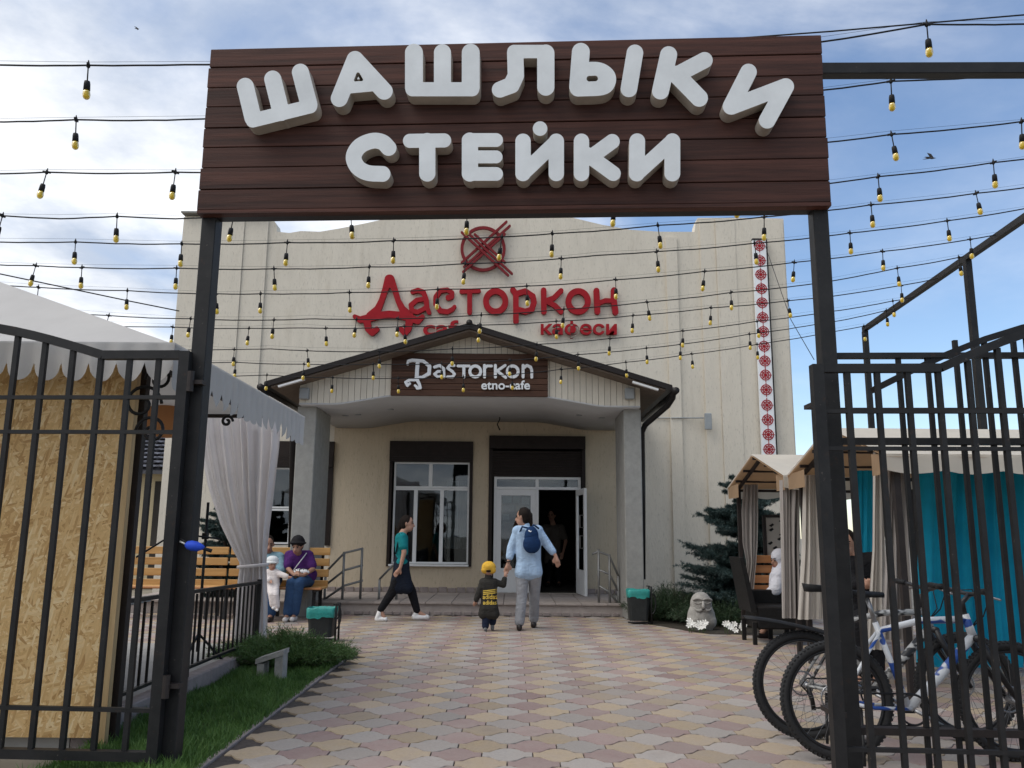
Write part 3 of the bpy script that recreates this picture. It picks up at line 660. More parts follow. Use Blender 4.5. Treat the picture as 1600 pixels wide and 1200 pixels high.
# ------------------------------------------------------------------ red lettering on the facade
YL = YW-.10
fL = lambda x, y: P(x, y, YL)
def Zm(off, s): return lambda pts: [(off[0]+x/s, off[1]+y/s) for x, y in pts]
emb = thing('star_emblem', 'dark red ring emblem crossed by bars above the red lettering', 'emblem', (fL(755, 390).x, YL, fL(755, 390).z))
q = Zm((650, 320), 3.751)
def circ(c, rx, ry, n=36): return [(c[0]+rx*math.cos(2*math.pi*i/n), c[1]+ry*math.sin(2*math.pi*i/n)) for i in range(n+1)]
solid('ring', [(q(circ((393, 257), 124, 124)), 2.3)], fL, .05, M['darkred'], emb, .5)
for i, (a, b) in enumerate((((268, 338), (530, 98)), ((282, 362), (550, 122)), ((276, 392), (520, 170)), ((268, 160), (540, 412)), ((292, 152), (562, 402)), ((345, 172), (520, 335)))):
    solid('emblem_bar', [(q([a, b]), 1.75)], lambda x, y, i=i: P(x, y, YL-.02-.013*i), .05, M['darkred'], emb, .5)
sg = thing('cafe_lettering', 'large red raised letters of the cafe name on the facade', 'lettering', (fL(757, 490).x, YL, fL(757, 490).z))
z6 = Zm((540, 430), 6.667); z3 = Zm((650, 320), 3.751)
D6 = [(z6([(455, 42), (410, 150), (375, 260), (335, 350), (255, 420)]), [7.5, 4.6, 4.4, 5.5, 6]), (z6([(460, 42), (512, 150), (545, 260), (590, 350), (665, 420)]), [7.5, 4.6, 4.4, 5.5, 6]),
      (z6([(95, 430), (150, 462), (255, 440), (360, 415), (455, 405), (560, 415), (665, 440), (750, 475), (800, 430)]), [3.5, 5, 6, 5.5, 5.5, 5.5, 6, 5, 3.5]),
      (z6([(220, 470), (235, 560), (275, 600), (325, 560)]), [6, 5, 4.6, 4]), (z6([(665, 470), (650, 560), (615, 600), (575, 560)]), [6, 5, 4.6, 4]),
      (z6([(330, 400), (590, 400)]), 3.5)]
red_l = [D6,
 [(z6([(695, 172), (755, 155), (810, 175), (838, 250), (845, 330), (870, 388)]), [3.4, 3.8, 4, 4, 4, 3.4]), (z6([(825, 245), (740, 258), (680, 310), (690, 370), (750, 382), (830, 340)]), [3.5, 3.6, 3.8, 3.8, 3.6, 3.2])],
 [(z6([(1070, 232), (1105, 222), (1108, 180), (1060, 150), (985, 160), (940, 225), (938, 300), (985, 370), (1060, 380), (1110, 355), (1135, 325)]), [4.4, 3.8, 3.6, 3.6, 3.8, 4, 4, 4, 3.8, 3.4, 2.8])],
 [(z6([(1208, 168), (1385, 160)]), 3.5), (z6([(1292, 165), (1291, 385)]), [3.8, 3.8])],
 [(z3(circ((467, 565), 57, 60)), 4.6)],
 [(z3([(568, 498), (585, 520), (586, 680)]), 4.4), (z3([(590, 520), (640, 505), (685, 535), (692, 570), (678, 612), (640, 625), (595, 612)]), 4.4)],
 [(z3([(748, 500), (750, 625)]), 4.4), (z3([(850, 503), (808, 545), (762, 562), (815, 590), (850, 625)]), 4.0)],
 [(z3(circ((951, 565), 57, 60)), 4.6)],
 [(z3([(1058, 503), (1064, 625)]), 4.6), (z3([(1064, 578), (1110, 560), (1158, 562)]), 3.6), (z3([(1160, 500), (1160, 560), (1170, 628)]), 4.6)]]
for s in red_l: solid('letter', s, fL, .075, M['red'], sg, .55)
def textline(body, px0, py1, px1, py0, fmap, m, parent, dep, bold=.012, nm='letter', sp=None):
    """font text, fitted to a box in photo pixels (left, baseline, right, cap top), one object per character"""
    V, F = text_mesh(body, 0.0, bold); W_ = V[:, 0].max()-V[:, 0].min(); x0 = V[:, 0].min(); H = 0
    Vc, _ = text_mesh('н' if any(ord(c) > 200 for c in body) else 'x', 0.0, bold); H = Vc[:, 1].max()
    cur = 0
    for i, ch in enumerate(body):
        if ch == ' ': continue
        Vp, _ = text_mesh(body[:i+1], 0.0, bold); Vs, Fs = text_mesh(ch, .5, bold)
        sh = Vp[:, 0].max()-Vs[:, 0].max(); Vs = Vs.copy(); Vs[:, 0] += sh
        X = px0+(Vs[:, 0]-x0)/W_*(px1-px0); Yp = py1-Vs[:, 1]/H*(py1-py0); t = (0.5-Vs[:, 2])
        Wv = [tuple(fmap(a, b)+Vector((0, dep*c, 0))) for a, b, c in zip(X, Yp, t)]
        add(nm, Wv, Fs, m, parent)
textline('cafe', 661, 523, 735, 508, fL, M['red'], sg, .06, .02)
textline('кафеси', 845, 522, 964, 506, fL, M['red'], sg, .06, .02)
# ------------------------------------------------------------------ porch signboard
YS = YGA-.06
ps = thing('porch_signboard', 'brown plank signboard with white lettering on the porch gable', 'sign', (0, YS, P(733, 620, YS).z))
bx0, bx1 = P(611, 590, YS).x, P(856, 590, YS).x; bz0, bz1 = P(733, 619, YS).z, P(733, 552, YS).z
npk = 7
for i in range(npk):
    h = (bz1-bz0)/npk; box('plank', bx0, bx1, YS, YGA-.004, bz0+i*h+.003, bz0+(i+1)*h-.003, M['sign_wood2'], ps, .004)
fS = lambda x, y: P(x, y, YS-.05)
z5 = Zm((400, 400), 2.353)
wl = [[(z5([(556, 398), (560, 386), (575, 383), (615, 386), (638, 405), (636, 432), (612, 445), (590, 446)]), [1.6, 2.2, 2.6, 2.4, 2.8, 2.8, 2.2, 2]), (z5([(594, 392), (590, 450), (600, 470), (604, 484), (592, 486)]), [2.9, 2.9, 2.4, 2.2, 2]), (z5([(592, 455), (565, 455), (550, 464), (556, 476), (566, 468)]), [2.2, 2.2, 2.2, 2, 1.6]), (z5([(596, 486), (585, 476)]), 2)],
      [(z5([(656, 408), (675, 402), (690, 414), (691, 444)]), 2.2), (z5([(690, 424), (668, 424), (656, 434), (668, 444), (690, 438)]), 2)],
      [(z5([(728, 402), (712, 402), (704, 412), (722, 424), (730, 434), (722, 444), (704, 444)]), 2.1), (z5([(714, 396), (718, 392)]), 1.2)],
      [(z5([(742, 404), (784, 404)]), 2), (z5([(764, 404), (764, 444)]), 2.3)],
      [(z5(circ((806, 424), 20, 20)), 2.3)],
      [(z5([(840, 402), (840, 444)]), 2.3), (z5([(840, 412), (850, 404), (866, 404)]), 2)],
      [(z5([(880, 402), (880, 444)]), 2.3), (z5([(916, 402), (886, 422), (918, 446)]), 2.1)],
      [(z5(circ((944, 424), 20, 20)), 2.3)],
      [(z5([(982, 402), (982, 444)]), 2.3), (z5([(982, 412), (996, 402), (1010, 408), (1014, 420), (1014, 445)]), 2.2)]]
for s in wl: solid('letter', s, fS, .048, M['letter_white'], ps, .4)
textline('etno-cafe', 752, 608, 828, 599, fS, M['letter_white'], ps, .04, .018)
# ------------------------------------------------------------------ handrails of the porch
def handrail(name, label, posts, rails, Y):
    h = thing(name, label, 'railing', (P(posts[0][0], posts[0][2], Y).x, Y, 0))
    for px, a, b in posts:
        p, q = P(px, a, Y), P(px, b, Y); tube('post', [(p.x, Y, p.z), (p.x, Y, max(q.z, 0))], .021, M['rail'], h)
    for r in rails: tube('rail', [P(x, y, Y) for x, y in r], .019, M['rail'], h)
handrail('ramp_handrail', 'grey tube handrail beside the bench and left porch column', [(509, 893, 952), (538, 862, 948), (566, 856, 936)], [[(509, 894), (538, 864), (567, 857)], [(509, 914), (538, 891), (567, 883)], [(509, 935), (538, 915), (567, 907)]], 14.05)
handrail('ramp_handrail', 'short grey handrail behind the walking woman in teal', [(593, 905, 952), (621, 880, 946)], [[(593, 905), (613, 884), (626, 878)]], 14.2)
handrail('ramp_handrail', 'grey tube handrail between the open door leaf and right porch column', [(935, 858, 948), (952, 866, 955), (966, 900, 964)], [[(925, 866), (935, 862), (952, 868), (967, 902)], [(935, 890), (952, 897), (967, 925)], [(935, 915), (952, 925), (967, 945)]], 13.9)
# ================================================================== ENTRANCE PORTAL
YP, BP = 4.62, -.055
RZ = math.atan(BP)
def PP(px, py, off=0.0): return P(px, py, YP+off, BP)
nrm = Vector((-math.sin(RZ), math.cos(RZ), 0))       # away from the viewer
def on(x, off=0.0): return YP+off+BP*x
pc = PP(805, 200)
portal = thing('entrance_sign', 'tall black steel entrance frame with dark wood board of large white letters', 'sign', (pc.x, pc.y, 0))
def pbox(name, x0, x1, o0, o1, z0, z1, m, parent, bev=0.0):
    cx_ = (x0+x1)/2; o = bpy.data.objects.new(name, boxmesh((x1-x0)/math.cos(RZ), o1-o0, z1-z0, m, bev)); link(o, parent, (cx_, on(cx_)+(o0+o1)/2, (z0+z1)/2)); o.rotation_euler.z = RZ; return o
yl = [68.6, 97.5, 128.4, 160, 191.8, 223, 254.5, 288.6, 321]; yr = [63, 92.6, 126, 156, 191, 222, 255.6, 290.5, 324]
zs_ = [(PP(318, a).z+PP(1292, b).z)/2 for a, b in zip(yl, yr)]
sx0_, sx1_ = (PP(327, 69).x+PP(312, 320).x)/2, (PP(1284, 63).x+PP(1298, 324).x)/2
rr = random.Random(2)
for i in range(8): pbox('plank', sx0_+rr.uniform(-.004, .004), sx1_+rr.uniform(-.004, .004), rr.uniform(-.003, .002), .026, zs_[i+1]+.0025, zs_[i]-.0025, M['sign_wood'], portal, .003)
pbox('board_backing', sx0_+.01, sx1_-.01, .028, .06, zs_[8]+.01, zs_[0]-.01, M['steel'], portal)
pbox('cross_beam', sx0_+.03, sx1_-.03, .061, .141, zs_[8]-.02, zs_[8]+.06, M['steel'], portal); pbox('cross_beam', sx0_+.03, sx1_-.03, .061, .141, zs_[0]-.16, zs_[0]-.08, M['steel'], portal)
pbox('bottom_trim', sx0_, sx1_, -.004, .06, zs_[8]-.022, zs_[8]+.0, M['sign_wood'], portal)
ztp = zs_[0]-.02
def post_at(pxa, pxb, py, nm='post'):
    a, b = PP(pxa, py, .062).x, PP(pxb, py, .062).x; pbox(nm, a, b, .062, .162, -.05, ztp, M['steel'], portal, .004); return a, b
pL = post_at(316.5, 339, 332); pR = post_at(1271, 1295, 332)
# letters: outlines in photo pixels on the face of the letters
OFFL = -.10
fB = lambda x, y: PP(x, y, OFFL)
za = Zm((300, 40), 3.0769); zb_ = Zm((800, 40), 3.0769)
def cat(pts, n=6):
    p = [np.array(q, float) for q in pts]; p = [2*p[0]-p[1]]+p+[2*p[-1]-p[-2]]; o = []
    for i in range(1, len(p)-2):
        for t in np.arange(n)/n: o.append(tuple(.5*((2*p[i])+(p[i+1]-p[i-1])*t+(2*p[i-1]-5*p[i]+4*p[i+1]-p[i+2])*t*t+(3*p[i]-p[i-1]-3*p[i+1]+p[i+2])*t**3)))
    return o+[tuple(p[-2])]
def S(z, pts, r): return (z(cat(pts) if len(pts) > 4 else pts), r/3.0769 if not isinstance(r, list) else [q/3.0769 for q in r])
big = [
 [S(za, [(256, 292), (293, 444)], 41), S(za, [(388, 257), (425, 405)], 41), S(za, [(521, 224), (562, 380)], 41), S(za, [(292, 456), (568, 388)], 34), S(za, [(425, 420), (430, 424)], 34)],
 [S(za, [(784, 163), (708, 350)], 41), S(za, [(784, 163), (924, 315)], 41), S(za, [(735, 292), (870, 280)], 36), S(za, [(760, 250), (820, 235)], 20)],
 [S(za, [(1067, 130), (1067, 297)], 43), S(za, [(1204, 130), (1204, 297)], 41), S(za, [(1340, 130), (1340, 297)], 43), S(za, [(1060, 306), (1347, 306)], 34)],
 [([(805, 83), (806, 118), (799, 133), (781, 140)], [12.8, 12.8, 13, 12.5]), ([(803, 80.5), (853, 80.5)], 10.5), ([(852.8, 83), (852.8, 136)], 13.5)],
 [S(zb_, [(331, 126), (318, 292)], 43), S(zb_, [(330, 218), (410, 216), (452, 238), (458, 268), (430, 294), (318, 300)], 41)],
 [S(zb_, [(591, 131), (562, 304)], 40)],
 [S(zb_, [(753, 140), (714, 314)], 41), S(zb_, [(926, 166), (800, 232)], 39), S(zb_, [(790, 235), (900, 348)], 42)],
 [S(zb_, [(1137, 223), (1053, 388)], 40), S(zb_, [(1056, 390), (1312, 292)], 38), S(zb_, [(1316, 293), (1227, 455)], 40)],
 [S(za, [(945, 588), (915, 560), (866, 554), (806, 580), (777, 630), (796, 680), (845, 708), (916, 713)], 38)],
 [S(za, [(1048, 554), (1212, 552)], 34), S(za, [(1131, 555), (1131, 711)], 39)],
 [S(za, [(1336, 553), (1336, 711)], 39), S(za, [(1330, 550), (1462, 550)], 33), S(za, [(1336, 631), (1462, 631)], 31), S(za, [(1330, 713), (1462, 713)], 33)],
 [S(zb_, [(53, 556), (53, 711)], 37), S(zb_, [(56, 708), (210, 560)], 35), S(zb_, [(213, 556), (213, 711)], 37)],
 [S(zb_, [(135, 495)], 35)],
 [S(zb_, [(334, 556), (334, 711)], 37), S(zb_, [(482, 557), (372, 637)], 36), S(zb_, [(362, 620), (487, 711)], 36)],
 [S(zb_, [(602, 556), (600, 711)], 38), S(zb_, [(606, 706), (766, 560)], 36), S(zb_, [(771, 556), (771, 711)], 38)]]
HOLES = {1: [(za([(797, 232), (785, 262)]), 2.2), (za([(800, 232), (816, 260)]), 2.2), (za([(785, 263), (817, 262)]), 1.5)], 4: [(zb_([(372, 255), (400, 254)]), 4.4)]}
for i, s in enumerate(big): solid('letter', s, fB, .098, M['letter'], portal, .8, .03, HOLES.get(i, ()), n=nrm)
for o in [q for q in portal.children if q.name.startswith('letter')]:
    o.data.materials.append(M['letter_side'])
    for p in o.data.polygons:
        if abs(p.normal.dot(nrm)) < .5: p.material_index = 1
# steel tube running off the top of the portal to the right
q0, q1 = PP(1280, 104, .17), PP(1640, 113, .17)
b_ = thing('steel_beam', 'black steel tube running right from the top of the entrance sign', 'beam', (q0.x, q0.y, q0.z))
bar('tube', (q0.x, q0.y+.05, q0.z), (q1.x+2.2, q1.y+.05, q0.z+.0), .075, .075, M['steel'], b_, .004)
for xx in (q1.x+2.0,): bar('post', (xx, on(xx)+.30, -.05), (xx, on(xx)+.30, q0.z-.04), .08, .08, M['steel'], b_)
# ================================================================== GATE LEAVES AND FENCE
def arch(x, x0, x1, z0, z1): t = min(1, max(0, (x-x0)/(x1-x0))); return z0+(z1-z0)*math.sin(t*math.pi/2)
# left leaf, swung open flat beside its post
OL = .02
def PL(px, py): return PP(px, py, OL)
xe = PL(287, 600).x
gl = thing('gate_leaf', 'open black steel gate leaf with arched top left of the entrance, strand board behind', 'gate', (xe-1, on(xe-1), 0))
zt_l = PL(220, 550).z; zbm = PL(240, 1182).z
xk = PL(163, 550).x; xend = xe-2.6; xmid_ = (xk+xend)/2-.0
def topz(x):
    if x > xk: return zt_l
    t = min(1, (xk-x)/((xk-xend)/2)); 
    if t >= 1: t = max(0, 2-(xk-x)/((xk-xend)/2))
    return zt_l+.20*math.sin(t*math.pi/2)
def gpt(x, z, off=OL): return (x, on(x, off), z)
wst = .055
def vbar(nm, x, z0, z1, off, w_, par, m=None): return bar(nm, gpt(x, z0, off), gpt(x, z1, off), w_, w_, m or M['steel'], par)
vbar('stile', xe, zbm-.03, zt_l, OL, .06, gl); vbar('stile', xend, zbm-.03, zt_l, OL, .06, gl)
bar('top_rail', gpt(xk, zt_l-.02), gpt(xe-.032, zt_l-.02), .05, .05, M['steel'], gl)
pts = [gpt(x, topz(x)-.02) for x in np.linspace(xk, xend, 20)]
for a, b in zip(pts[:-1], pts[1:]): pass
def sqtube(nm, pts, w_, m, par):
    V = []; F = []
    for i, p in enumerate(pts):
        p = Vector(p); t = (Vector(pts[min(i+1, len(pts)-1)])-Vector(pts[max(0, i-1)])).normalized(); u = Vector((0, 1, 0)); v = t.cross(u).normalized()
        for a, b in ((-1, -1), (1, -1), (1, 1), (-1, 1)): V.append(tuple(p+u*a*w_/2+v*b*w_/2))
    for i in range(len(pts)-1):
        for k_ in range(4): F.append((4*i+k_, 4*i+(k_+1) % 4, 4*i+4+(k_+1) % 4, 4*i+4+k_))
    F += [(3, 2, 1, 0), tuple(4*(len(pts)-1)+k_ for k_ in range(4))]
    return add(nm, V, F, m, par)
sqtube('arched_rail', pts, .05, M['steel'], gl)
for zpy in (621, 675, 1108): 
    z = PL(150, zpy).z; bar('rail', gpt(xend+.03, z, OL), gpt(xe-.03, z, OL), .022, .03, M['steel'], gl)
bar('bottom_rail', gpt(xend+.03, zbm, OL), gpt(xe-.03, zbm, OL), .05, .05, M['steel'], gl)
x = xe
sp = (PL(246, 590).x-PL(21, 590).x)/5; x = PL(246, 590).x
while x > xend+.05: vbar('bar', x, zbm+.027, topz(x)-.045, OL, .028, gl); x -= sp
for z in (zt_l-.18, .45):
    p = gpt(xe+.05, z, .05); add('hinge', *join(boxgeo(xe+.0, xe+.11, p[1]-.035, p[1]+.035, z-.012, z+.012), lathegeo([(.02, -.06), (.02, .06)], (xe+.045, p[1]-.045, z), 10)), M['steel_old'], gl)
# right leaf (in front) and the fixed fence panel (behind it)
OR = -.16
def PRt(px, py): return PP(px, py, OR)
xs0 = PRt(1277, 600).x; zt_r = PRt(1370, 570).z; xkr = PRt(1468, 570).x
gr_ = thing('gate_leaf', 'open black steel gate leaf with arched top, in front of the bicycles', 'gate', (xs0+1, on(xs0+1), 0))
zb2 = PRt(1350, 1176).z; xer = xs0+2.6
def topr(x, xk, xe_, zt, h): 
    if x < xk: return zt
    hh = (xe_-xk)/2; t = (x-xk)/hh
    if t > 1: t = max(0, 2-t)
    return zt+h*math.sin(t*math.pi/2)
vbar('stile', xs0, zb2-.16, zt_r, OR, .06, gr_); vbar('stile', xer, zb2-.16, zt_r, OR, .06, gr_)
bar('top_rail', gpt(xs0+.03, zt_r-.02, OR), gpt(xkr, zt_r-.02, OR), .045, .045, M['steel'], gr_)
sqtube('arched_rail', [gpt(x, topr(x, xkr, xer, zt_r, .28)-.02, OR) for x in np.linspace(xkr, xer, 18)], .045, M['steel'], gr_)
for zpy in (643, 701, 1172): z = PRt(1400, zpy).z; bar('rail', gpt(xs0+.03, z, OR), gpt(xer-.03, z, OR), .02, .03, M['steel'], gr_)
bar('bottom_rail', gpt(xs0+.03, zb2-.14, OR), gpt(xer-.03, zb2-.14, OR), .045, .045, M['steel'], gr_)
sp = (PRt(1563, 600).x-PRt(1371, 600).x)/4; x = PRt(1324, 600).x
vbar('bar', x, zb2-.115, zt_r-.043, OR, .03, gr_); x = PRt(1371, 600).x
while x < xer-.05: vbar('bar', x, zb2-.115, topr(x, xkr, xer, zt_r, .28)-.043, OR, .027, gr_); x += sp
for z in (zt_r-.2, .4): p = gpt(xs0-.04, z, -.05); add('hinge', *join(boxgeo(xs0+.0, xs0+.06, p[1]-.09, p[1]+.11, z-.012, z+.012)), M['steel_old'], gr_)
OF = .12
def PF(px, py): return PP(px, py, OF)
zf = PF(1450, 556).z; x0f = pR[1]+.004; x1f = x0f+3.4
fx = thing('fence_panel', 'fixed black steel fence panel behind the right gate leaf, beside the bicycles', 'fence', (x0f+1.5, on(x0f+1.5), 0))
for zpy, t, m in ((556, .05, 'steel'), (640, .03, 'steel_old'), (690, .06, 'steel'), (1143, .06, 'steel_old')):
    z = PF(1450, zpy).z; bar('rail', gpt(x0f, z, OF), gpt(x1f, z, OF), t*.6, t, M[m], fx)
zr = PF(1450, 640).z
sqtube('arched_rail', [gpt(x, zf-.20+.42*math.sin(max(0, min(1, (x-x0f-.2)/1.3))*math.pi/2), OF) for x in np.linspace(x0f+.2, x1f, 16)], .035, M['steel'], fx)
sp = (PF(1595, 650).x-PF(1410, 650).x)/4; x = PF(1410, 650).x; z0 = PF(1450, 1200).z
while x < x1f-.03: vbar('bar', x, .0, zf+.0 if x < PF(1460, 600).x else zf+.09, OF, .024, fx); x += sp
vbar('end_post', x1f, -.05, zf, OF, .07, fx)
# ================================================================== STRING LIGHTS
right_beam = thing('light_beam', 'dark steel beam on two posts carrying the light strings at right', 'beam', (5.35, 9, 0))
ba, bb = Vector((5.36, 12.75, 4.48)), Vector((5.3, 3.2, 4.55))
ba = P(1350, 515, 12.75); bb = P(1600, 341, 8.35); dd_ = (bb-ba)/(bb.y-ba.y)
bb2 = ba+dd_*(3.6-ba.y)
bar('beam', ba, bb2, .07, .07, M['steel'], right_beam); 
for pyy in (12.72, 9.55):
    p = ba+dd_*(pyy-ba.y); bar('post', (p.x, pyy, -.05), (p.x, pyy, p.z-.036), .075, .075, M['steel'], right_beam)
# socket + bulb, shared
def bulbgeo(): 
    return (lathegeo([(.006, -.105), (.017, -.108), (.020, -.125), (.0215, -.17)], (0, 0, 0), 10), lathegeo([(.018, -.1695), (.022, -.182), (.0245, -.20), (.0215, -.218), (.013, -.229), (.004, -.233)], (0, 0, 0), 12))
gs, gb = bulbgeo()
def shared(nm, g, m, smooth=True):
    me = bpy.data.meshes.new(nm); me.from_pydata([tuple(map(float, v)) for v in g[0]], [], [tuple(map(int, f)) for f in g[1]]); me.update(); me.materials.append(m)
    if smooth: me.polygons.foreach_set('use_smooth', [True]*len(me.polygons))
    return me
hook = lathegeo([(.004, -.02), (.012, -.012), (.014, .0), (.006, .02), (.003, .035)], (0, 0, 0), 8)
cord = lathegeo([(.0045, -.107), (.0045, -.012)], (0, 0, 0), 6)
mesh_s = shared('socket', join(gs, hook, cord, boxgeo(-.03, .03, -.006, .006, -.006, .008)), M['rubber']); mesh_b = shared('bulb', gb, M['bulb'])
STR = [
 ('nearest string of yellow bulbs, running just behind the top of the entrance sign', 4.95, [(-60, 99), (138, 102), (327, 98), (700, 82), (1283, 62), (1448, 38), (1660, 35)], [138, 1448, 440, 800, 1110]),
 ('second string of yellow bulbs from the front, behind the middle of the entrance sign', 5.6, [(-60, 190), (119, 187), (320, 185), (800, 178), (1288, 139), (1392, 127), (1540, 118), (1660, 110)], [119, 1392, 345, 560, 780, 1000, 1190]),
 ('third string of yellow bulbs from the front, behind lower part of the entrance sign', 6.1, [(-60, 271), (73, 269), (274, 269), (800, 262), (1295, 220), (1393, 210), (1596, 190), (1660, 183)], [73, 274, 470, 670, 870, 1070, 1393, 1596]),
 ('string of yellow bulbs grazing the lower edge of the entrance sign', 6.7, [(-60, 335), (4, 337), (90, 340), (183, 338), (270, 340), (365, 338), (450, 338), (548, 334), (730, 327), (960, 314), (1148, 302), (1194, 297), (1372, 276), (1552, 254), (1660, 240)], [4, 183, 365, 548, 730, 960, 1148, 1194, 1372, 1552]),
 ('string of yellow bulbs crossing the middle of the round red emblem', 7.4, [(-60, 376), (118, 378), (285, 381), (449, 379), (615, 376), (784, 370), (863, 365), (1028, 352), (1194, 339), (1361, 320), (1525, 302), (1660, 284)], [118, 284, 449, 615, 784, 863, 1028, 1194, 1361, 1525]),
 ('string of yellow bulbs crossing the bottom of the round red emblem', 8.2, [(-60, 411), (56, 415), (128, 418), (277, 419), (428, 420), (578, 417), (727, 412), (877, 404), (940, 397), (1026, 393), (1179, 380), (1328, 364), (1480, 345), (1606, 325)], [56, 128, 276, 428, 577, 727, 877, 1026, 1179, 1328, 1480]),
 ('string of yellow bulbs passing along the tops of the red letters', 8.85, [(-60, 440), (60, 449), (199, 454), (338, 459), (407, 459), (546, 457), (684, 452), (823, 447), (962, 437), (1101, 424), (1241, 410), (1378, 393), (1516, 374), (1560, 366)], [60, 199, 338, 407, 546, 684, 823, 962, 1101, 1241, 1379, 1516]),
 ('string of yellow bulbs crossing the lower half of the red letters', 9.5, [(-60, 478), (100, 487), (170, 493), (298, 498), (428, 500), (490, 497), (557, 499), (621, 498), (752, 492), (881, 483), (1011, 472), (1142, 457), (1274, 443), (1402, 419), (1505, 401)], [170, 298, 428, 557, 622, 752, 881, 1011, 1142, 1274, 1402, 1498]),
 ('string of yellow bulbs crossing the small red words under the name', 10.2, [(-60, 500), (160, 507), (270, 511), (389, 513), (470, 511), (510, 513), (630, 510), (750, 508), (869, 502), (989, 493), (1110, 481), (1231, 470), (1310, 460), (1408, 446), (1465, 435)], [270, 389, 509, 632, 749, 869, 989, 1111, 1231, 1408]),
 ('string of yellow bulbs passing just under the peak of the porch roof', 10.75, [(-60, 535), (335, 546), (366, 546), (420, 544), (480, 548), (593, 549), (707, 545), (839, 538), (953, 529), (1067, 517), (1183, 502), (1310, 485), (1408, 468), (1432, 463)], [366, 480, 593, 707, 839, 953, 1067, 1183, 1300, 1395]),
 ('string of yellow bulbs crossing the top of the porch signboard', 11.4, [(-60, 560), (335, 566), (368, 566), (475, 569), (583, 569), (690, 568), (797, 563), (903, 554), (1010, 544), (1063, 538), (1171, 522), (1310, 501), (1400, 482)], [368, 475, 583, 690, 797, 903, 1010, 1063, 1171, 1290, 1385]),
 ('farthest string of yellow bulbs, crossing the middle of the porch signboard', 12.0, [(-60, 580), (345, 586), (417, 586), (520, 590), (622, 591), (724, 589), (800, 585), (877, 577), (978, 566), (1081, 553), (1183, 538), (1310, 516), (1372, 506)], [417, 520, 622, 724, 800, 877, 978, 1081, 1183, 1350])]
rb = random.Random(11)
for lab, Y, pts, bulbs in STR:
    W = [P(x, y, Y) for x, y in pts]; xs_ = np.array([p[0] for p in pts], float); ys_ = np.array([p[1] for p in pts], float)
    st = thing('string_lights', lab, 'string lights', tuple(W[0]), 'strings of yellow bulbs across the courtyard')
    anchors = sorted(set([pts[0][0], pts[-1][0]]+list(bulbs)))
    path = []
    for a, b in zip(anchors[:-1], anchors[1:]):
        for i in range(8):
            t = i/8; x = a+(b-a)*t; y = np.interp(x, xs_, ys_)+4*t*(1-t)*rb.uniform(.8, 1.3)*((b-a)/180)*1.6; path.append(P(x, y, Y))
    path.append(W[-1]); tube('wire', path, .0062, M['rubber'], st, 6)
    c2 = [P(x, y-rb.uniform(2.0, 4.2)-1.2*abs(math.sin(x*.01)), Y+.01) for x, y in pts]; tube('carrier_wire', c2, .0011, M['rubber'], st, 4)
    for x in bulbs:
        p = P(x, np.interp(x, xs_, ys_), Y); o = addmesh('bulb_holder', mesh_s, None, st, p); b = addmesh('bulb', mesh_b, None, o, p)
        o.rotation_euler = (rb.uniform(-.09, .09), rb.uniform(-.12, .14), rb.uniform(0, 3))
    for x in (pts[0][0]+200,): pass
def cable(label, pts, r=.008):
    tag(tube('overhead_cable', pts, r, M['rubber'], None, 5), label, 'cable')
cable('black cable sloping down across the sky above the white tent', [P(-80, 412, 14), P(0, 428, 14.2), P(100, 449, 14.6), P(200, 470, 15.2), P(280, 486, 15.7)], .012)
cable('thin guy wire beside the right edge of the cafe facade', [P(1196, 385, 15.6), P(1215, 440, 14.5), P(1236, 500, 13.5), P(1272, 562, 12.5)], .006)
cable('two wires crossing the sky above the right end of the sign', [P(1150, 60, 5.5), P(1300, 49, 5.4), P(1450, 36, 5.3), P(1640, 20, 5.2)], .006)
# ================================================================== LEFT TENT
XE = -2.1
tent = thing('pavilion_tent', 'white pavilion tent with scalloped valance and strand board wall at left', 'tent', (-4.2, 7, 0))
zE = P(300, 566, 5.25).z
Y0, Y1 = 5.0, 8.3; X0, X1 = -6.6, XE
zE = 2.43; ap = Vector((-4.4, 6.7, 3.37))
def sag_tri(c0, c1, apx, n=14, name='roof_slope'):
    V = []; F = []; idx = {}
    for i in range(n+1):
        for j in range(n+1-i):
            u, v = i/n, j/n; p = c0*(1-u-v)+c1*u+apx*v; p = Vector(p); s = (1-u-v)*u*v*27
            p.z -= .07*s+.008*math.sin(9*u+3*v)*s; idx[i, j] = len(V); V.append(tuple(p))
    for i in range(n):
        for j in range(n-i):
            F.append((idx[i, j], idx[i+1, j], idx[i, j+1]))
            if i+j < n-1: F.append((idx[i+1, j], idx[i+1, j+1], idx[i, j+1]))
    return add(name, V, F, M['white_pvc'], tent, True)
c00, c10, c11, c01 = Vector((X0, Y0, zE)), Vector((X1, Y0, zE)), Vector((X1, Y1, zE)), Vector((X0, Y1, zE))
for a, b in ((c00, c10), (c10, c11), (c11, c01), (c01, c00)): sag_tri(a, b, ap)
def valance(a, b, h, sc_len, nm='valance'):
    a, b = Vector(a), Vector(b); n = max(2, int((b-a).length/sc_len)); V = []; F = []; per = 10
    d = (b-a).normalized(); nr = Vector((-d.y, d.x, 0))
    for i in range(n*per+1):
        t = i/(n*per); p = a+(b-a)*t; ph = (i % per)/per; s = .115*math.sin(math.pi*ph)**.55; wv = .012*math.sin(i*.7)
        V += [tuple(p+Vector((0, 0, .012))), tuple(p+nr*wv*.5+Vector((0, 0, -h*.5))), tuple(p+nr*wv+Vector((0, 0, -h-s+.03)))]
    for i in range(n*per): F += [(3*i, 3*i+3, 3*i+4, 3*i+1), (3*i+1, 3*i+4, 3*i+5, 3*i+2)]
    return add(nm, V, F, M['white_pvc'], tent, True)
valance(c00, c10, .15, .17); valance(c10, c11, .20, .17)
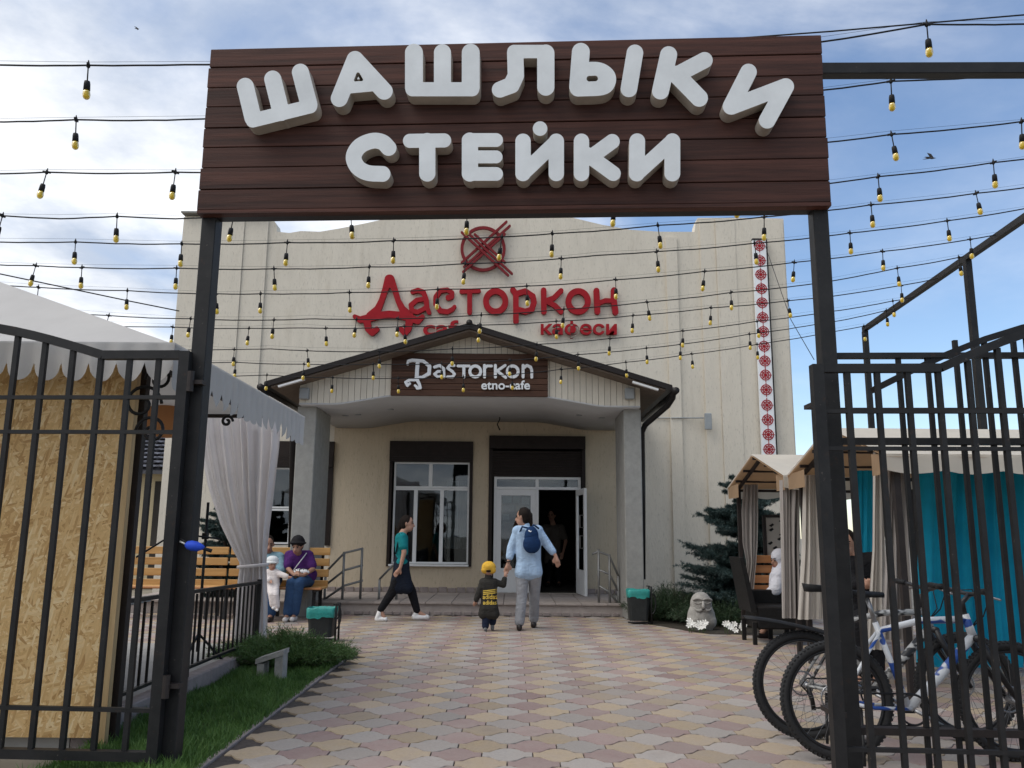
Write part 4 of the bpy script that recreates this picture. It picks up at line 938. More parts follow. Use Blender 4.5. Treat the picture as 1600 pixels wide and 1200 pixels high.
for (x, y) in ((-2.46, 5.42), (-2.85, 9.1), (-6.3, 5.42), (-6.3, 9.1)): bar('tent_post', (x, y, -.03), (x, y, zE-.02), .06, .06, M['steel_old'], tent)
for a, b in (((-2.52, 5.42), (-2.52, 8.2)), ((-6.3, 5.42), (-2.52, 5.42)), ((-6.3, 8.2), (-2.52, 8.2))): bar('top_tube', (a[0], a[1], zE+.0), (b[0], b[1], zE+.0), .035, .035, M['steel_old'], tent)
for y in (5.3, 6.5, 7.6): bar('eave_strut', (-2.52, y, zE+.01), (XE-.12, y, zE+.0), .025, .025, M['steel_old'], tent)
def scroll(c, s, sx=1):
    pts = []
    for i in range(26):
        t = i/25; a = t*2.6*math.pi; r = .13*(1-t*.82); pts.append(Vector(c)+Vector((sx*r*math.cos(a)*s, 0, r*math.sin(a)*s)))
    return pts
for c, sx, s in (((-2.40, 5.28, 2.10), 1, 1.0), ((-2.32, 5.28, 1.92), -1, .8), ((-2.30, 5.28, 2.26), -1, .7), ((-2.16, 6.2, 2.11), 1, .35)): tube('iron_scroll', scroll(c, s, sx), .011, M['steel'], tent, 6)
x0b = P(196, 700, 5.3).x; zb0, zb1 = .05, 2.36
box('strand_board', x0b-1.24, x0b, 5.30, 5.315, zb0, zb1, M['osb'], tent); box('strand_board', x0b-2.49, x0b-1.246, 5.30, 5.315, zb0, zb1, M['osb'], tent)
box('board_batten', x0b+.002, x0b+.045, 5.28, 5.33, zb0-.05, zb1, wood('pale_batten', (.40, .26, .12), (.55, .40, .22), axis='Z'), tent)
# brown cloth band inside, on the far side
V = []; F = []
for i in range(40):
    x = -6.2+2.95*i/39; V += [(x, 8.1+.02*math.sin(i), 2.56), (x, 8.1+.02*math.sin(i), 2.36), (x, 8.1+.02*math.sin(i), 2.24-.05*abs(math.sin(i*.55)))]
for i in range(39): F += [(3*i, 3*i+3, 3*i+4, 3*i+1), (3*i+1, 3*i+4, 3*i+5, 3*i+2)]
add('inner_band', V, F, M['brown_band'], tent, True)
def curtain(name, rows, Y, nf, amp, m, parent, nu=70, ty=0.0, skew=0.0):
    """rows: (py, left px, right px) from top to bottom, at depth Y"""
    V = []; F = []; py = np.array([r[0] for r in rows], float); xl_ = np.array([r[1] for r in rows], float); xr_ = np.array([r[2] for r in rows], float)
    ww = xr_-xl_; wmax = ww.max(); yy = np.linspace(py[0], py[-1], 34); rc = random.Random(len(name)+int(Y*10)+nf); ph = [rc.uniform(0, 6) for _ in range(4)]
    for y in yy:
        l, r = np.interp(y, py, xl_), np.interp(y, py, xr_); k_ = 1-.35*(1-(r-l)/wmax)
        for i in range(nu):
            u = i/(nu-1); uu = u+.012*math.sin(5*u+ph[0]+(y-py[0])*.01); p = P(l+(r-l)*uu, y, Y)
            uw = u+.035*math.sin(7*u+ph[2])+.02*math.sin(17*u+ph[0]); f = math.sin(2*math.pi*nf*uw+ph[1]+.35*math.sin(y*.02+ph[2]))*(.55+.35*math.sin(4.3*u+ph[3]))+.4*math.sin(2*math.pi*nf*.43*uw+ph[3]+y*.006)+.18*math.sin(2*math.pi*nf*2.3*uw+ph[0]-y*.009)
            V.append((p.x, p.y+amp*f*k_+skew*(u-.5), p.z))
    for j in range(33):
        for i in range(nu-1): a = j*nu+i; F.append((a, a+1, a+nu+1, a+nu))
    return add(name, V, F, m, parent, True)
ct = thing('tied_curtain', 'pale grey curtain gathered with a tie at the corner of the white tent', 'curtain', tuple(G(400, 1030)))
curtain('curtain_cloth', [(628, 300, 437), (640, 303, 437), (700, 312, 434), (760, 325, 428), (820, 345, 421), (855, 362, 417), (882, 376, 415), (905, 372, 416), (950, 367, 417), (1000, 364, 416), (1022, 362, 415)], 9.0, 9, .06, M['curtain'], ct, 110)
cc = P(395.5, 884, 8.95); tp = [(cc.x+.152*math.cos(a), cc.y+.09*math.sin(a), cc.z+.015*math.cos(a)) for a in np.linspace(0, 2*math.pi, 22)[:-1]]
V, F = tubegeo(tp, .02, 6, False, True); add('curtain_tie', V, F, M['curtain'], ct, True)
# railing on its kerb
rl_ = thing('terrace_railing', 'low black railing on a concrete kerb along the tent terrace', 'railing', (-2.66, 7, 0))
for i in range(7): box('kerb_stone', -2.69, -2.56, 5.36+i*.51, 5.36+i*.51+.504, -.06, .125, M['kerb'], rl_, .008)
zr0, zr1 = .82, .77
bar('top_rail', (-2.62, 5.42, zr0), (-2.62, 8.85, zr1), .045, .028, M['steel'], rl_); bar('bottom_rail', (-2.62, 5.42, .20), (-2.62, 8.85, .19), .03, .022, M['steel'], rl_)
y = 5.48
while y < 8.85: bar('baluster', (-2.62, y, .212), (-2.62, y, zr0-.02-(y-5.1)*.013), .016, .016, M['steel'], rl_); y += .125
for y in (5.42, 6.98, 8.85): bar('post', (-2.62, y, .126), (-2.62, y, .80), .04, .04, M['steel'], rl_)
# terrace floor under the tent
tf_ = box('terrace_floor', -9, -2.692, 5.36, 9.32, -.05, .09, M['plinth'], None); tag(tf_, kind='structure')
# table and microphone stand in the tent
tb = thing('tent_table', 'grey topped table with black folding legs behind the terrace railing', 'table', (-3.5, 6.5, .09))
c_ = P(225, 938, 6.5); zt_b = c_.z
box('table_top', -4.1, -2.85, 6.1, 6.75, zt_b-.03, zt_b, M['plinth'], tb, .005)
for x in (-3.95, -3.0):
    for y0_, y1_ in ((6.15, 6.7), (6.7, 6.15)): tube('leg', [(x, y0_, .09), (x, y1_, zt_b-.03)], .015, M['steel'], tb)
    tube('stretcher', [(x, 6.42, .36), (x+.02, 6.42, .36)], .012, M['steel'], tb)
ms = thing('microphone_stand', 'black microphone stand with blue microphone beside the left gate post', 'microphone stand', tuple(G(318, 1040, .09)))
YM = 7.9
a = P(328, 785, YM); b = P(312, 930, YM); bx_ = (a.x+b.x)/2
tube('pole', [(bx_, YM, .2), (bx_, YM, a.z)], .014, M['steel'], ms)
for ang_ in (R(20), R(140), R(260)): tube('foot', [(bx_, YM, .36), (bx_+.24*math.cos(ang_), YM+.24*math.sin(ang_), .10)], .011, M['steel'], ms)
tube('boom_arm', [(bx_+.14, YM-.02, 1.22), (bx_-.25, YM-.10, 1.27), (bx_-.55, YM-.2, 1.05)], .009, M['steel'], ms); box('boom_clamp', bx_-.025, bx_+.025, YM-.04, YM+.02, 1.215, 1.275, M['steel'], ms, .005)
M['alloy0'] = plain('bright_alloy', (.5, .5, .5), .35, .6); M['blue'] = plain('blue_foam', (.012, .06, .50), .7, 0, .15, 40, .4)
mk = thing('microphone', 'blue microphone head clipped to the front of the left gate post', 'microphone', tuple(PP(301, 854, .02)))
def mp_(px, py, o): return PP(px, py, o)
V, F = lathegeo([(.008, -.062), (.018, -.05), (.030, -.025), (.032, .008), (.026, .032), (.012, .045)], (0, 0, 0), 14); pm = mp_(302, 853, .022)
add('foam_head', [(pm.x-z_, pm.y+y_, pm.z+x_*.9+z_*.12) for x_, y_, z_ in V], F, M['blue'], mk, True)
tube('clip_prong', [mp_(294, 852, .02), mp_(281, 846, .015)], .006, M['alloy0'], mk, 6); tube('clip_prong', [mp_(294, 849, .02), mp_(282, 842, .02)], .005, M['steel'], mk, 6)
tube('handle', [mp_(311, 855, .022), mp_(318, 857, .03), mp_(331, 861, .05)], [.012, .009, .011], M['steel'], mk, 8)
# house seen through the gap between strand board and gate post
hs = thing('neighbour_house', 'ochre house with dark tiled roof seen through the left gate leaf', 'house', (-9.5, 20, 0))
hx0, hx1 = P(120, 800, 20).x, P(262, 800, 20).x; hz = P(230, 728, 20).z
box('wall', hx0-4, hx1-.05, 20, 24, 0, hz, M['plaster_far'], hs); box('corner_post', hx1-.05+.002, hx1+.16, 19.9, 20.2, 0, hz+.6, M['trimwhite'], hs)
V = [(hx0-4.2, 19.5, hz-.08), (hx1+.1, 19.5, hz-.15), (hx1+.1, 22, hz+1.3), (hx0-4.2, 22, hz+1.4)]; V += [(x, y, z-.08) for x, y, z in V]
rf = add('roof', V, [(0, 1, 2, 3), (7, 6, 5, 4), (0, 4, 5, 1), (1, 5, 6, 2), (2, 6, 7, 3), (3, 7, 4, 0)], M['tileroof'], hs)
for i in range(13):
    for j in range(12):
        u0 = hx1-2.7+i*.21; t = j/12; y0_ = 19.5+2.5*t; z0_ = hz-.11+1.43*t; V = [(u0, y0_-.02, z0_+.05), (u0+.2, y0_-.02, z0_+.05), (u0+.2, y0_+.2, z0_+.12), (u0, y0_+.2, z0_+.12), (u0+.1, y0_-.03, z0_+.09)]
        add('roof_tile', V, [(0, 1, 4), (1, 2, 4), (2, 3, 4), (3, 0, 4)], plain('slate_tile', (.10, .105, .13), .45, 0, .25, 6, obj=.25) if 'slate_tile' not in MATS else MATS['slate_tile'], rf)
box('window', P(205, 760, 20).x, P(215, 760, 20).x, 19.96, 19.99, P(210, 800, 20).z, P(210, 745, 20).z, M['dark'], hs)
box('door', P(238, 820, 20).x, P(252, 820, 20).x, 19.96, 19.99, 0, P(245, 752, 20).z, M['dark'], hs)
# ================================================================== RIGHT GAZEBOS
XG = P(1226, 742, 9.0).x
def gazebo(label, d1, d2, X, X2, ze, zr_, curt):
    g = thing('gazebo', label, 'gazebo', ((X+X2)/2, (d1+d2)/2, 0), 'row of cloth roofed gazebos on the right')
    ym = (d1+d2)/2
    for nm, m, dz in (('roof_cloth', 'canopy_white', .0), ('roof_lining', 'canopy', -.022)):
        for ya, yb in ((d1, ym), (d2, ym)):
            V = []; F = []; n1_, n2_ = 12, 6
            for i in range(n1_+1):
                for j in range(n2_+1):
                    u, v = i/n1_, j/n2_; V.append((X+(X2-X)*u, ya+(yb-ya)*v, ze+(zr_-ze)*v+dz-.03*math.sin(math.pi*v)*abs(math.sin(u*math.pi*3))))
            for i in range(n1_):
                for j in range(n2_): a = i*(n2_+1)+j; F.append((a, a+n2_+1, a+n2_+2, a+1))
            add(nm, V, F, M[m], g, True)
    for y in (d1, d2):
        V = []; F = []
        for i in range(30):
            x = X+(X2-X)*i/29; V += [(x, y+.006*math.sin(i*1.3), ze), (x, y+.012*math.sin(i*1.3), ze-.13-.03*abs(math.sin(i*.8)))]
        for i in range(29): F.append((2*i, 2*i+2, 2*i+3, 2*i+1))
        add('side_valance', V, F, M['canopy_white'], g, True)
    V = [(X+.01, y, z) for y, z in ((d1, ze), (d1, ze-.16), (d1+.28, ze-.16), (d1+.28, ze+.02))]; add('end_flap', V, [(0, 1, 2, 3)], M['canopy'], g)
    V = [(X+.01, y, z) for y, z in ((d2, ze), (d2, ze-.16), (d2-.5, ze-.16), (d2-.5, ze+.02))]; add('end_flap', V, [(0, 1, 2, 3)], M['canopy'], g)
    for x in (X+.12, X2-.1):
        for y in (d1+.1, d2-.1): bar('post', (x, y, 0), (x, y, ze-.03), .05, .05, M['steel_old'], g)
        for ya, yb in ((d1+.02, ym), (d2-.02, ym)): bar('rafter', (x, ya, ze-.05), (x, yb, zr_-.05), .035, .035, M['steel_old'], g)
    for fy in (.3, .62):
        for ya, yb in ((d1, ym), (d2, ym)): bar('purlin', (X+.02, ya+(yb-ya)*fy, ze+(zr_-ze)*fy-.045), (X2, ya+(yb-ya)*fy, ze+(zr_-ze)*fy-.045), .03, .03, M['steel_old'], g)
    bar('ridge_tube', (X+.02, ym, zr_-.05), (X2, ym, zr_-.05), .035, .035, M['steel_old'], g)
    for y in (d1+.1, d2-.1): bar('eave_tube', (X+.02, y, ze-.05), (X2, y, ze-.05), .035, .035, M['steel_old'], g)
    return g
ze1 = P(1226, 742, 9.0).z; zr1_ = P(1175, 709, 10.15).z
g1 = gazebo('far cloth gazebo beside the spruce, with tan lining and tied grey curtain', 9.05, 11.4, XG, XG+2.6, ze1, zr1_, None)
g2 = gazebo('near cloth gazebo with turquoise back cloth behind the bicycles', 6.6, 8.98, XG+.02, XG+3.4, ze1+.0, zr1_+.02, None)
def cthing(label, rows, Y, nf, amp, m, nu=60, skew=0):
    c_ = G(rows[-1][1], rows[-1][0]); o = curtain('curtain', rows, Y, nf, amp, M[m], None, nu, skew=skew); tag(o, label, 'curtain'); return o
cthing('grey curtain tied in the middle at the far corner of the far gazebo', [(757, 1161, 1184), (800, 1158, 1184), (850, 1160, 1183), (880, 1166, 1181), (900, 1163, 1179), (943, 1156, 1176)], 11.15, 4, .03, 'curtain_grey')
cthing('grey hanging curtain between the two gazebos, next to the seated person in white', [(750, 1219, 1252), (860, 1221, 1250), (966, 1222, 1252)], 9.12, 5, .04, 'curtain_grey')
cthing('pale curtain hanging just left of the right gate post', [(742, 1256, 1284), (860, 1254, 1288), (968, 1248, 1292)], 8.75, 5, .04, 'curtain_pale')
cthing('pale beige curtain seen between the bars right of the gate post', [(706, 1364, 1380), (860, 1362, 1382), (1015, 1352, 1384)], 7.0, 3, .03, 'curtain_pale')
cthing('dark grey curtain beside the turquoise cloth behind the gate bars', [(706, 1384, 1422), (860, 1382, 1420), (1000, 1376, 1428)], 6.85, 5, .04, 'curtain_grey')
tq = cthing('large turquoise cloth hanging behind the bicycles', [(714, 1434, 1720), (850, 1434, 1722), (1043, 1436, 1730)], 8.45, 9, .085, 'curtain_teal', 160)
cthing('narrow turquoise cloth strip hanging behind the pale curtain', [(735, 1335, 1366), (850, 1335, 1364), (930, 1335, 1362)], 8.6, 3, .03, 'curtain_teal')
# things inside the gazebos
pn = thing('lattice_panel', 'pale panel with black leaf ornament inside the far gazebo', 'panel', tuple(P(1212, 900, 10.9)))
a, b = P(1199, 880, 11.32), P(1236, 809, 11.32)
box('panel_board', a.x, b.x, 11.32, 11.35, a.z, b.z, M['curtain_pale'], pn); bar('panel_frame', (a.x-.02, 11.32, 0), (a.x-.02, 11.32, b.z+.03), .04, .05, M['steel_old'], pn); bar('panel_frame', (a.x, 11.32, b.z+.02), (b.x, 11.32, b.z+.02), .04, .05, M['steel_old'], pn)
rz_ = random.Random(4)
for i in range(9):
    x = a.x+.10+.09*math.sin(i*1.7); z = a.z+.08+i*.06; add('leaf_ornament', [(x, 11.312, z), (x+.05, 11.312, z+.03), (x+.07, 11.312, z+.01), (x+.03, 11.312, z-.02), (x, 11.318, z), (x+.05, 11.318, z+.03), (x+.07, 11.318, z+.01), (x+.03, 11.318, z-.02)], BF, M['steel'], pn)
bn = thing('gazebo_bench', 'reddish wooden bench with slatted back inside the far gazebo', 'bench', tuple(G(1196, 960)))
b0 = P(1183, 880, 11.0); b1 = P(1256, 880, 11.0)
for z in (.55, .68, .81, .94): box('back_slat', b0.x, b1.x, 11.22, 11.25, z, z+.10, M['bench_red'], bn, .006)
for y in (10.84, 10.97, 11.10): box('seat_slat', b0.x, b1.x, y, y+.11, .42, .45, M['bench_red'], bn, .006)
for x in (b0.x+.1, b1.x-.1): bar('leg', (x, 10.9, 0), (x, 10.9, .418), .05, .05, M['steel'], bn); bar('leg', (x, 11.28, 0), (x, 11.28, 1.0), .05, .04, M['steel'], bn)
# wicker armchair
wc = thing('wicker_chair', 'black wicker chair with high back beside the stone figure', 'chair', tuple(G(1205, 1000)))
cw = G(1172, 1006); wx, wy = cw.x+.02, cw.y-.12
V = [(wx-.02, wy, .38), (wx+.05, wy, .38), (wx+.05, wy+.55, .38), (wx-.02, wy+.55, .38), (wx-.13, wy+.02, 1.03), (wx-.08, wy+.02, 1.03), (wx-.08, wy+.53, 1.03), (wx-.13, wy+.53, 1.03)]
add('backrest', V, BF, M['wicker'], wc); box('seat', wx+.05, wx+.66, wy+.02, wy+.55, .18, .45, M['wicker'], wc, .02)
for y in (wy-.01, wy+.52): box('armrest', wx+.04, wx+.58, y, y+.05, .44, .62, M['wicker'], wc, .015) if y > wy else None
for x, y in ((wx, wy+.03), (wx+.54, wy+.03), (wx, wy+.5), (wx+.54, wy+.5)): bar('leg', (x+.02, y+.01, 0), (x+.02, y+.01, .26), .045, .045, M['wicker'], wc)
# ================================================================== BENCHES, BINS, SMALL STREET FURNITURE
def bench(label, px0, px1, Y):
    b = thing('garden_bench', label, 'bench', ((P(px0, 900, Y).x+P(px1, 900, Y).x)/2, Y, 0), 'varnished benches in front of the cafe')
    x0, x1 = P(px0, 900, Y).x, P(px1, 900, Y).x; zt = P(400, 855, Y+.3).z
    for i in range(4): z = zt-.115-i*.165; box('back_slat', x0, x1, Y+.28-i*.025, Y+.315-i*.025, z, z+.115, M['bench'], b, .006)
    for i in range(4): box('seat_slat', x0, x1, Y-.24+i*.115, Y-.24+i*.115+.10, .44, .47, M['bench_red'] if i == 0 else M['bench'], b, .006)
    for x in (x0+.12, (x0+x1)/2, x1-.12):
        bar('back_support', (x, Y+.30, .3), (x, Y+.335, zt), .04, .03, M['steel'], b); bar('seat_support', (x, Y-.22, .42), (x, Y+.3, .42), .035, .04, M['steel'], b)
        bar('leg', (x, Y-.2, 0), (x, Y-.14, .40), .05, .04, M['steel'], b); bar('leg', (x, Y+.3, 0), (x, Y+.26, .40), .05, .04, M['steel'], b)
    return b
YB = 12.95
bench('left varnished wooden bench, seen behind the gate post and tent railing', 192, 345, YB)
bench('right varnished wooden bench on which two adults with a baby sit', 349, 508, YB)
def bin_(label, px0, px1, pyt, pyb, fr):
    c0 = G((px0+px1)/2, pyb); Y = c0.y+.12; t = thing('waste_bin', label, 'bin', (c0.x, Y, 0), 'dark bins with teal liners')
    x0, x1 = P(px0, pyt, Y).x, P(px1, pyt, Y).x; zt = P((px0+px1)/2, pyt, Y).z; c = (x0+x1)/2; h = (x1-x0)/2
    def ringv(r, z, s=.8): return [(c+r*a, Y+r*s*b, z) for a, b in ((-1, -.75), (-.75, -1), (.75, -1), (1, -.75), (1, .75), (.75, 1), (-.75, 1), (-1, .75))]
    def loft(rs): 
        V = sum([ringv(r, z) for r, z in rs], []); F = []
        for i in range(len(rs)-1): F += [(8*i+k_, 8*i+(k_+1) % 8, 8*i+8+(k_+1) % 8, 8*i+8+k_) for k_ in range(8)]
        return V, F+[tuple(range(7, -1, -1))]
    add('bucket', *loft([(h*.80, .05), (h*.84, .2), (h*.96, zt-.02), (h*.92, zt-.02), (h*.80, .12)]), M['bin'], t)
    V = []; rv = random.Random(int(px0)); F = []
    n = 40
    for lv, (r, z) in enumerate(((.985, zt-.105), (1.0, zt-.06), (1.03, zt), (.93, zt+.012), (.86, zt-.1))):
        for k_ in range(n):
            a = 2*math.pi*k_/n; q = max(abs(math.cos(a)), abs(math.sin(a)))**.8; rr_ = h*r/q*(1+rv.uniform(-.012, .012)); V.append((c+rr_*math.cos(a), Y+rr_*.8*math.sin(a), z+rv.uniform(-.018, .018)*(1 if lv == 0 else .4)))
    for i in range(4): F += [(n*i+k_, n*i+(k_+1) % n, n*i+n+(k_+1) % n, n*i+n+k_) for k_ in range(n)]
    add('bag_liner', V, F, M['teal_liner'], t, True)
    s = 1
    for yy in (Y-.1, Y+.1): tube('frame_leg', [(c+s*h*1.1, yy, 0), (c+s*h*1.1, yy, zt+.06), (c+s*h*.9, yy, zt+.05)], .013, M['steel'], t)
    tube('frame_loop', [(c+s*h*1.1+.05*math.sin(a)*1.2, Y-.11, .3-.15*math.cos(a)) for a in np.linspace(0, math.pi, 9)], .010, M['steel'], t)
    tube('frame_bar', [(c+s*h*1.1, Y-.1, zt-.12), (c+s*h*1.1, Y+.1, zt-.12)], .011, M['steel'], t); tube('frame_bar', [(c-h*1.0, Y-.1, .03), (c+h*1.1, Y-.1, .03)], .011, M['steel'], t)
bin_('dark bin with teal liner at the left, beside the juniper bush', 482, 526, 950, 1003, 1)
bin_('dark bin with teal liner at the right porch column', 979, 1014, 922, 976, 1)
stl = thing('stone_slab_seat', 'small rough pale slab on two supports at the edge of the lawn', 'slab', tuple(G(425, 1060)))
a, b = G(446, 1062), G(405, 1048); 
V = []
p0, p1 = P(447, 1016, a.y), P(404, 1030, a.y+.0)
for (p, q) in ((p1, -.04), (p0, .0)): V += [(p.x, p.y-.09, p.z-.03), (p.x, p.y+.11, p.z-.03), (p.x, p.y+.11, p.z+.012), (p.x, p.y-.09, p.z+.012)]
add('slab', V, [(0, 1, 2, 3), (7, 6, 5, 4), (0, 4, 5, 1), (1, 5, 6, 2), (2, 6, 7, 3), (3, 7, 4, 0)], M['stone'], stl)
add('support', *boxgeo(p0.x-.075, p0.x-.005, p0.y-.07, p0.y+.09, -.03, p0.z-.028), M['stone'], stl); add('support', *boxgeo(p1.x+.01, p1.x+.07, p1.y-.07, p1.y+.09, -.03, p1.z-.029), M['stone'], stl)
# ================================================================== PLANTS
def needles(V, F, p, d, n, ln, wd, spread):
    d = d.normalized(); u = d.orthogonal().normalized(); v = d.cross(u)
    for i in range(n):
        a = random.uniform(0, 6.283); s = random.random(); q = p[0].lerp(p[1], s); e = (d*random.uniform(.3, .9)+(u*math.cos(a)+v*math.sin(a))*spread).normalized()*ln*random.uniform(.7, 1.2)
        w_ = e.cross(Vector((random.uniform(-1, 1), random.uniform(-1, 1), random.uniform(-1, 1)))).normalized()*wd; k_ = len(V)
        V += [tuple(q-w_), tuple(q+w_), tuple(q+e)]; F.append((k_, k_+1, k_+2))
def spruce(label, base, h, rad, whorls=15, per=8, seed=1):
    random.seed(seed); t = thing('spruce_tree', label, 'tree', base); base = Vector(base)
    tube('trunk', [base+Vector((0, 0, h*i/6)) for i in range(7)], [.06*(1-i/6.6) for i in range(7)], M['bark'], t, 8)
    V = []; F = []; TV_ = []; TF_ = []
    for wI in range(whorls):
        z = .06+(h-.12)*wI/(whorls-1); r = rad*(1-z/h)**.8*min(1, .5+z*.75)*random.uniform(.75, 1.15)+.06
        for b in range(per):
            zk = z; z = max(.05, z+random.uniform(-.11, .11)); a = 2*math.pi*(b+random.random()*.9)/per+wI*1.3; rr_ = r*random.uniform(.55, 1.2); dr_ = Vector((math.cos(a), math.sin(a), 0)); pts = []
            for i in range(6): s = i/5; pts.append(base+Vector((0, 0, z))+dr_*rr_*s+Vector((0, 0, .14*rr_*math.sin(s*2.6)-.26*rr_*s+.30*rr_*s**3)))
            TVv, TFf = tubegeo(pts, [.010*(1-i/7) for i in range(6)], 4); o_ = len(TV_); TV_ += TVv; TF_ += [tuple(i+o_ for i in f) for f in TFf]
            for i in range(5):
                d = pts[i+1]-pts[i]; needles(V, F, (pts[i], pts[i+1]), d, 60, .055, .005, .95)
                for sd in (-1, 1):
                    for kk in range(4):
                        s0 = pts[i].lerp(pts[i+1], random.random()); lt = rr_*.36*(1-.55*i/5)*random.uniform(.6, 1.1); td = (d.normalized()*.8+Vector((-dr_.y, dr_.x, 0))*sd*.9+Vector((0, 0, random.uniform(-.45, .35)))).normalized(); e = s0+td*lt
                        needles(V, F, (s0, e), td, int(26+130*lt), .052, .005, .95)
    tag(add('branches', TV_, TF_, M['bark'], t), kind='stuff'); add('crown', V, F, M['spruce'], t); return t
spruce('dark blue spruce beside the far gazebo and the stone figure', (P(1168, 900, 13.3).x, 13.3, 0), 2.1, 1.3, 22, 11, 3)
spruce('dark spruce behind the bench and tied curtain at left', (P(352, 850, 14.6).x, 14.6, 0), 1.95, .75, 15, 8, 8)
def juniper(label, c, rx, ry, h, n, m, seed):
    random.seed(seed); t = thing('juniper_bush', label, 'bush', (c[0], c[1], -.02)); V = []; F = []; SV = []; SF = []
    for i in range(n):
        a = random.uniform(0, 6.283); r = random.random()**.6; x, y = c[0]+rx*r*math.cos(a)*.65, c[1]+ry*r*math.sin(a)*.65
        ln = h*random.uniform(.75, 1.25)*(1.12-.5*r); d = Vector((math.cos(a)*rx*r*.9, math.sin(a)*ry*r*.9, ln)); p = Vector((x, y, -.02)); pts = [p+d*s+Vector((0, 0, -.25*ln*s*s*r)) for s in (0, .35, .7, 1)]
        if i % 6 == 0: q, f = tubegeo(pts, [.008, .006, .004, .002], 4); o_ = len(SV); SV += q; SF += [tuple(k_+o_ for k_ in g) for g in f]
        for j in range(3):
            dd = pts[j+1]-pts[j]; needles(V, F, (pts[j], pts[j+1]), dd, 9, .055, .0035, .6)
            e = pts[j+1]+Vector((random.uniform(-.07, .07), random.uniform(-.07, .07), random.uniform(0, .07))); needles(V, F, (pts[j], e), e-pts[j], 9, .05, .0035, .5)
    add('stems', SV, SF, M['bark'], t); add('foliage', V, F, M[m], t)
gj = G(438, 1046); juniper('bright green juniper bush spilling onto the paving next to the left bin', (gj.x-.04, gj.y+.25), .48, .32, .29, 950, 'juniper', 5)
gj = G(530, 1028); juniper('low green juniper sprig at the tip of the lawn', (gj.x-.16, gj.y), .24, .2, .10, 180, 'juniper', 6)
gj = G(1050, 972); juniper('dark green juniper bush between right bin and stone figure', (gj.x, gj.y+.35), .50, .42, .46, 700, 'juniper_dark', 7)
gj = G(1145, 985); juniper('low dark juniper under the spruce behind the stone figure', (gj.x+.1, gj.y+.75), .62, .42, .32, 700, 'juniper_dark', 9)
bed2 = add('planting_bed', *tri_prism([tuple(G(1012, 975))[:2], tuple(G(1075, 986))[:2], tuple(G(1110, 991))[:2], tuple(G(1165, 992))[:2], (4.4, 11.4), (4.4, 15.7), (P(1010, 940, 15.7).x, 15.7)], -.03, .006), M['soil']); tag(bed2, kind='structure')
# ------------------------------------------------------------------ smooth bodies from overlapping volumes
def capgeo(p0, p1, r0, r1, n=12):
    p0, p1 = Vector(p0), Vector(p1); d = p1-p0; L_ = d.length
    t = d/L_ if L_ > 1e-6 else Vector((0, 0, 1)); u = t.orthogonal().normalized(); v = t.cross(u); V = []; rings = []
    for a in (-80, -50, -20): rings.append((r0*math.cos(R(a)), r0*math.sin(R(a)), 0))
    rings += [(r0, 0, 0), (r1, 0, 1)]
    for a in (20, 50, 80): rings.append((r1*math.cos(R(a)), r1*math.sin(R(a)), 1))
    for r, o, e in rings:
        c = p0+d*e+t*o
        for k_ in range(n): a = 2*math.pi*k_/n; V.append(tuple(c+(u*math.cos(a)+v*math.sin(a))*r))
    F = []
    for i in range(len(rings)-1): F += [(i*n+k_, i*n+(k_+1) % n, (i+1)*n+(k_+1) % n, (i+1)*n+k_) for k_ in range(n)]
    return V, F+[tuple(range(n-1, -1, -1)), tuple((len(rings)-1)*n+k_ for k_ in range(n))]
def ellgeo(c, r, n=16, m=10, rotz=0):
    V = []; F = []; cz, sz = math.cos(rotz), math.sin(rotz)
    for i in range(1, m):
        a = math.pi*i/m
        for k_ in range(n):
            b = 2*math.pi*k_/n; x, y, z = r[0]*math.sin(a)*math.cos(b), r[1]*math.sin(a)*math.sin(b), r[2]*math.cos(a); V.append((c[0]+x*cz-y*sz, c[1]+x*sz+y*cz, c[2]+z))
    for i in range(m-2): F += [(i*n+k_, (i+1)*n+k_, (i+1)*n+(k_+1) % n, i*n+(k_+1) % n) for k_ in range(n)]
    return V, F+[tuple(range(n)), tuple(range((m-2)*n+n-1, (m-2)*n-1, -1))]
def blob(name, prims, m, parent, voxel=.009, it=5):
    V, F = join(*[capgeo(*p[1:]) if p[0] == 'c' else ellgeo(*p[1:]) if p[0] == 'e' else p[1] for p in prims])
    me = bpy.data.meshes.new('t'); me.from_pydata(V, [], F); me.update(); o = bpy.data.objects.new('t', me); C.objects.link(o)
    r = o.modifiers.new('r', 'REMESH'); r.mode = 'VOXEL'; r.voxel_size = voxel; r.use_smooth_shade = True
    s = o.modifiers.new('s', 'SMOOTH'); s.iterations = it; s.factor = .5
    dg = bpy.context.evaluated_depsgraph_get(); m2 = bpy.data.meshes.new_from_object(o.evaluated_get(dg)); bpy.data.objects.remove(o)
    m2.name = name; m2.materials.clear(); m2.materials.append(m)
    A_ = np.zeros(len(m2.vertices)*3); m2.vertices.foreach_get('co', A_); A_ = A_.reshape(-1, 3); c = (A_.min(0)+A_.max(0))/2
    m2.vertices.foreach_set('co', (A_-c).ravel()); m2.update(); return link(bpy.data.objects.new(name, m2), parent, c)
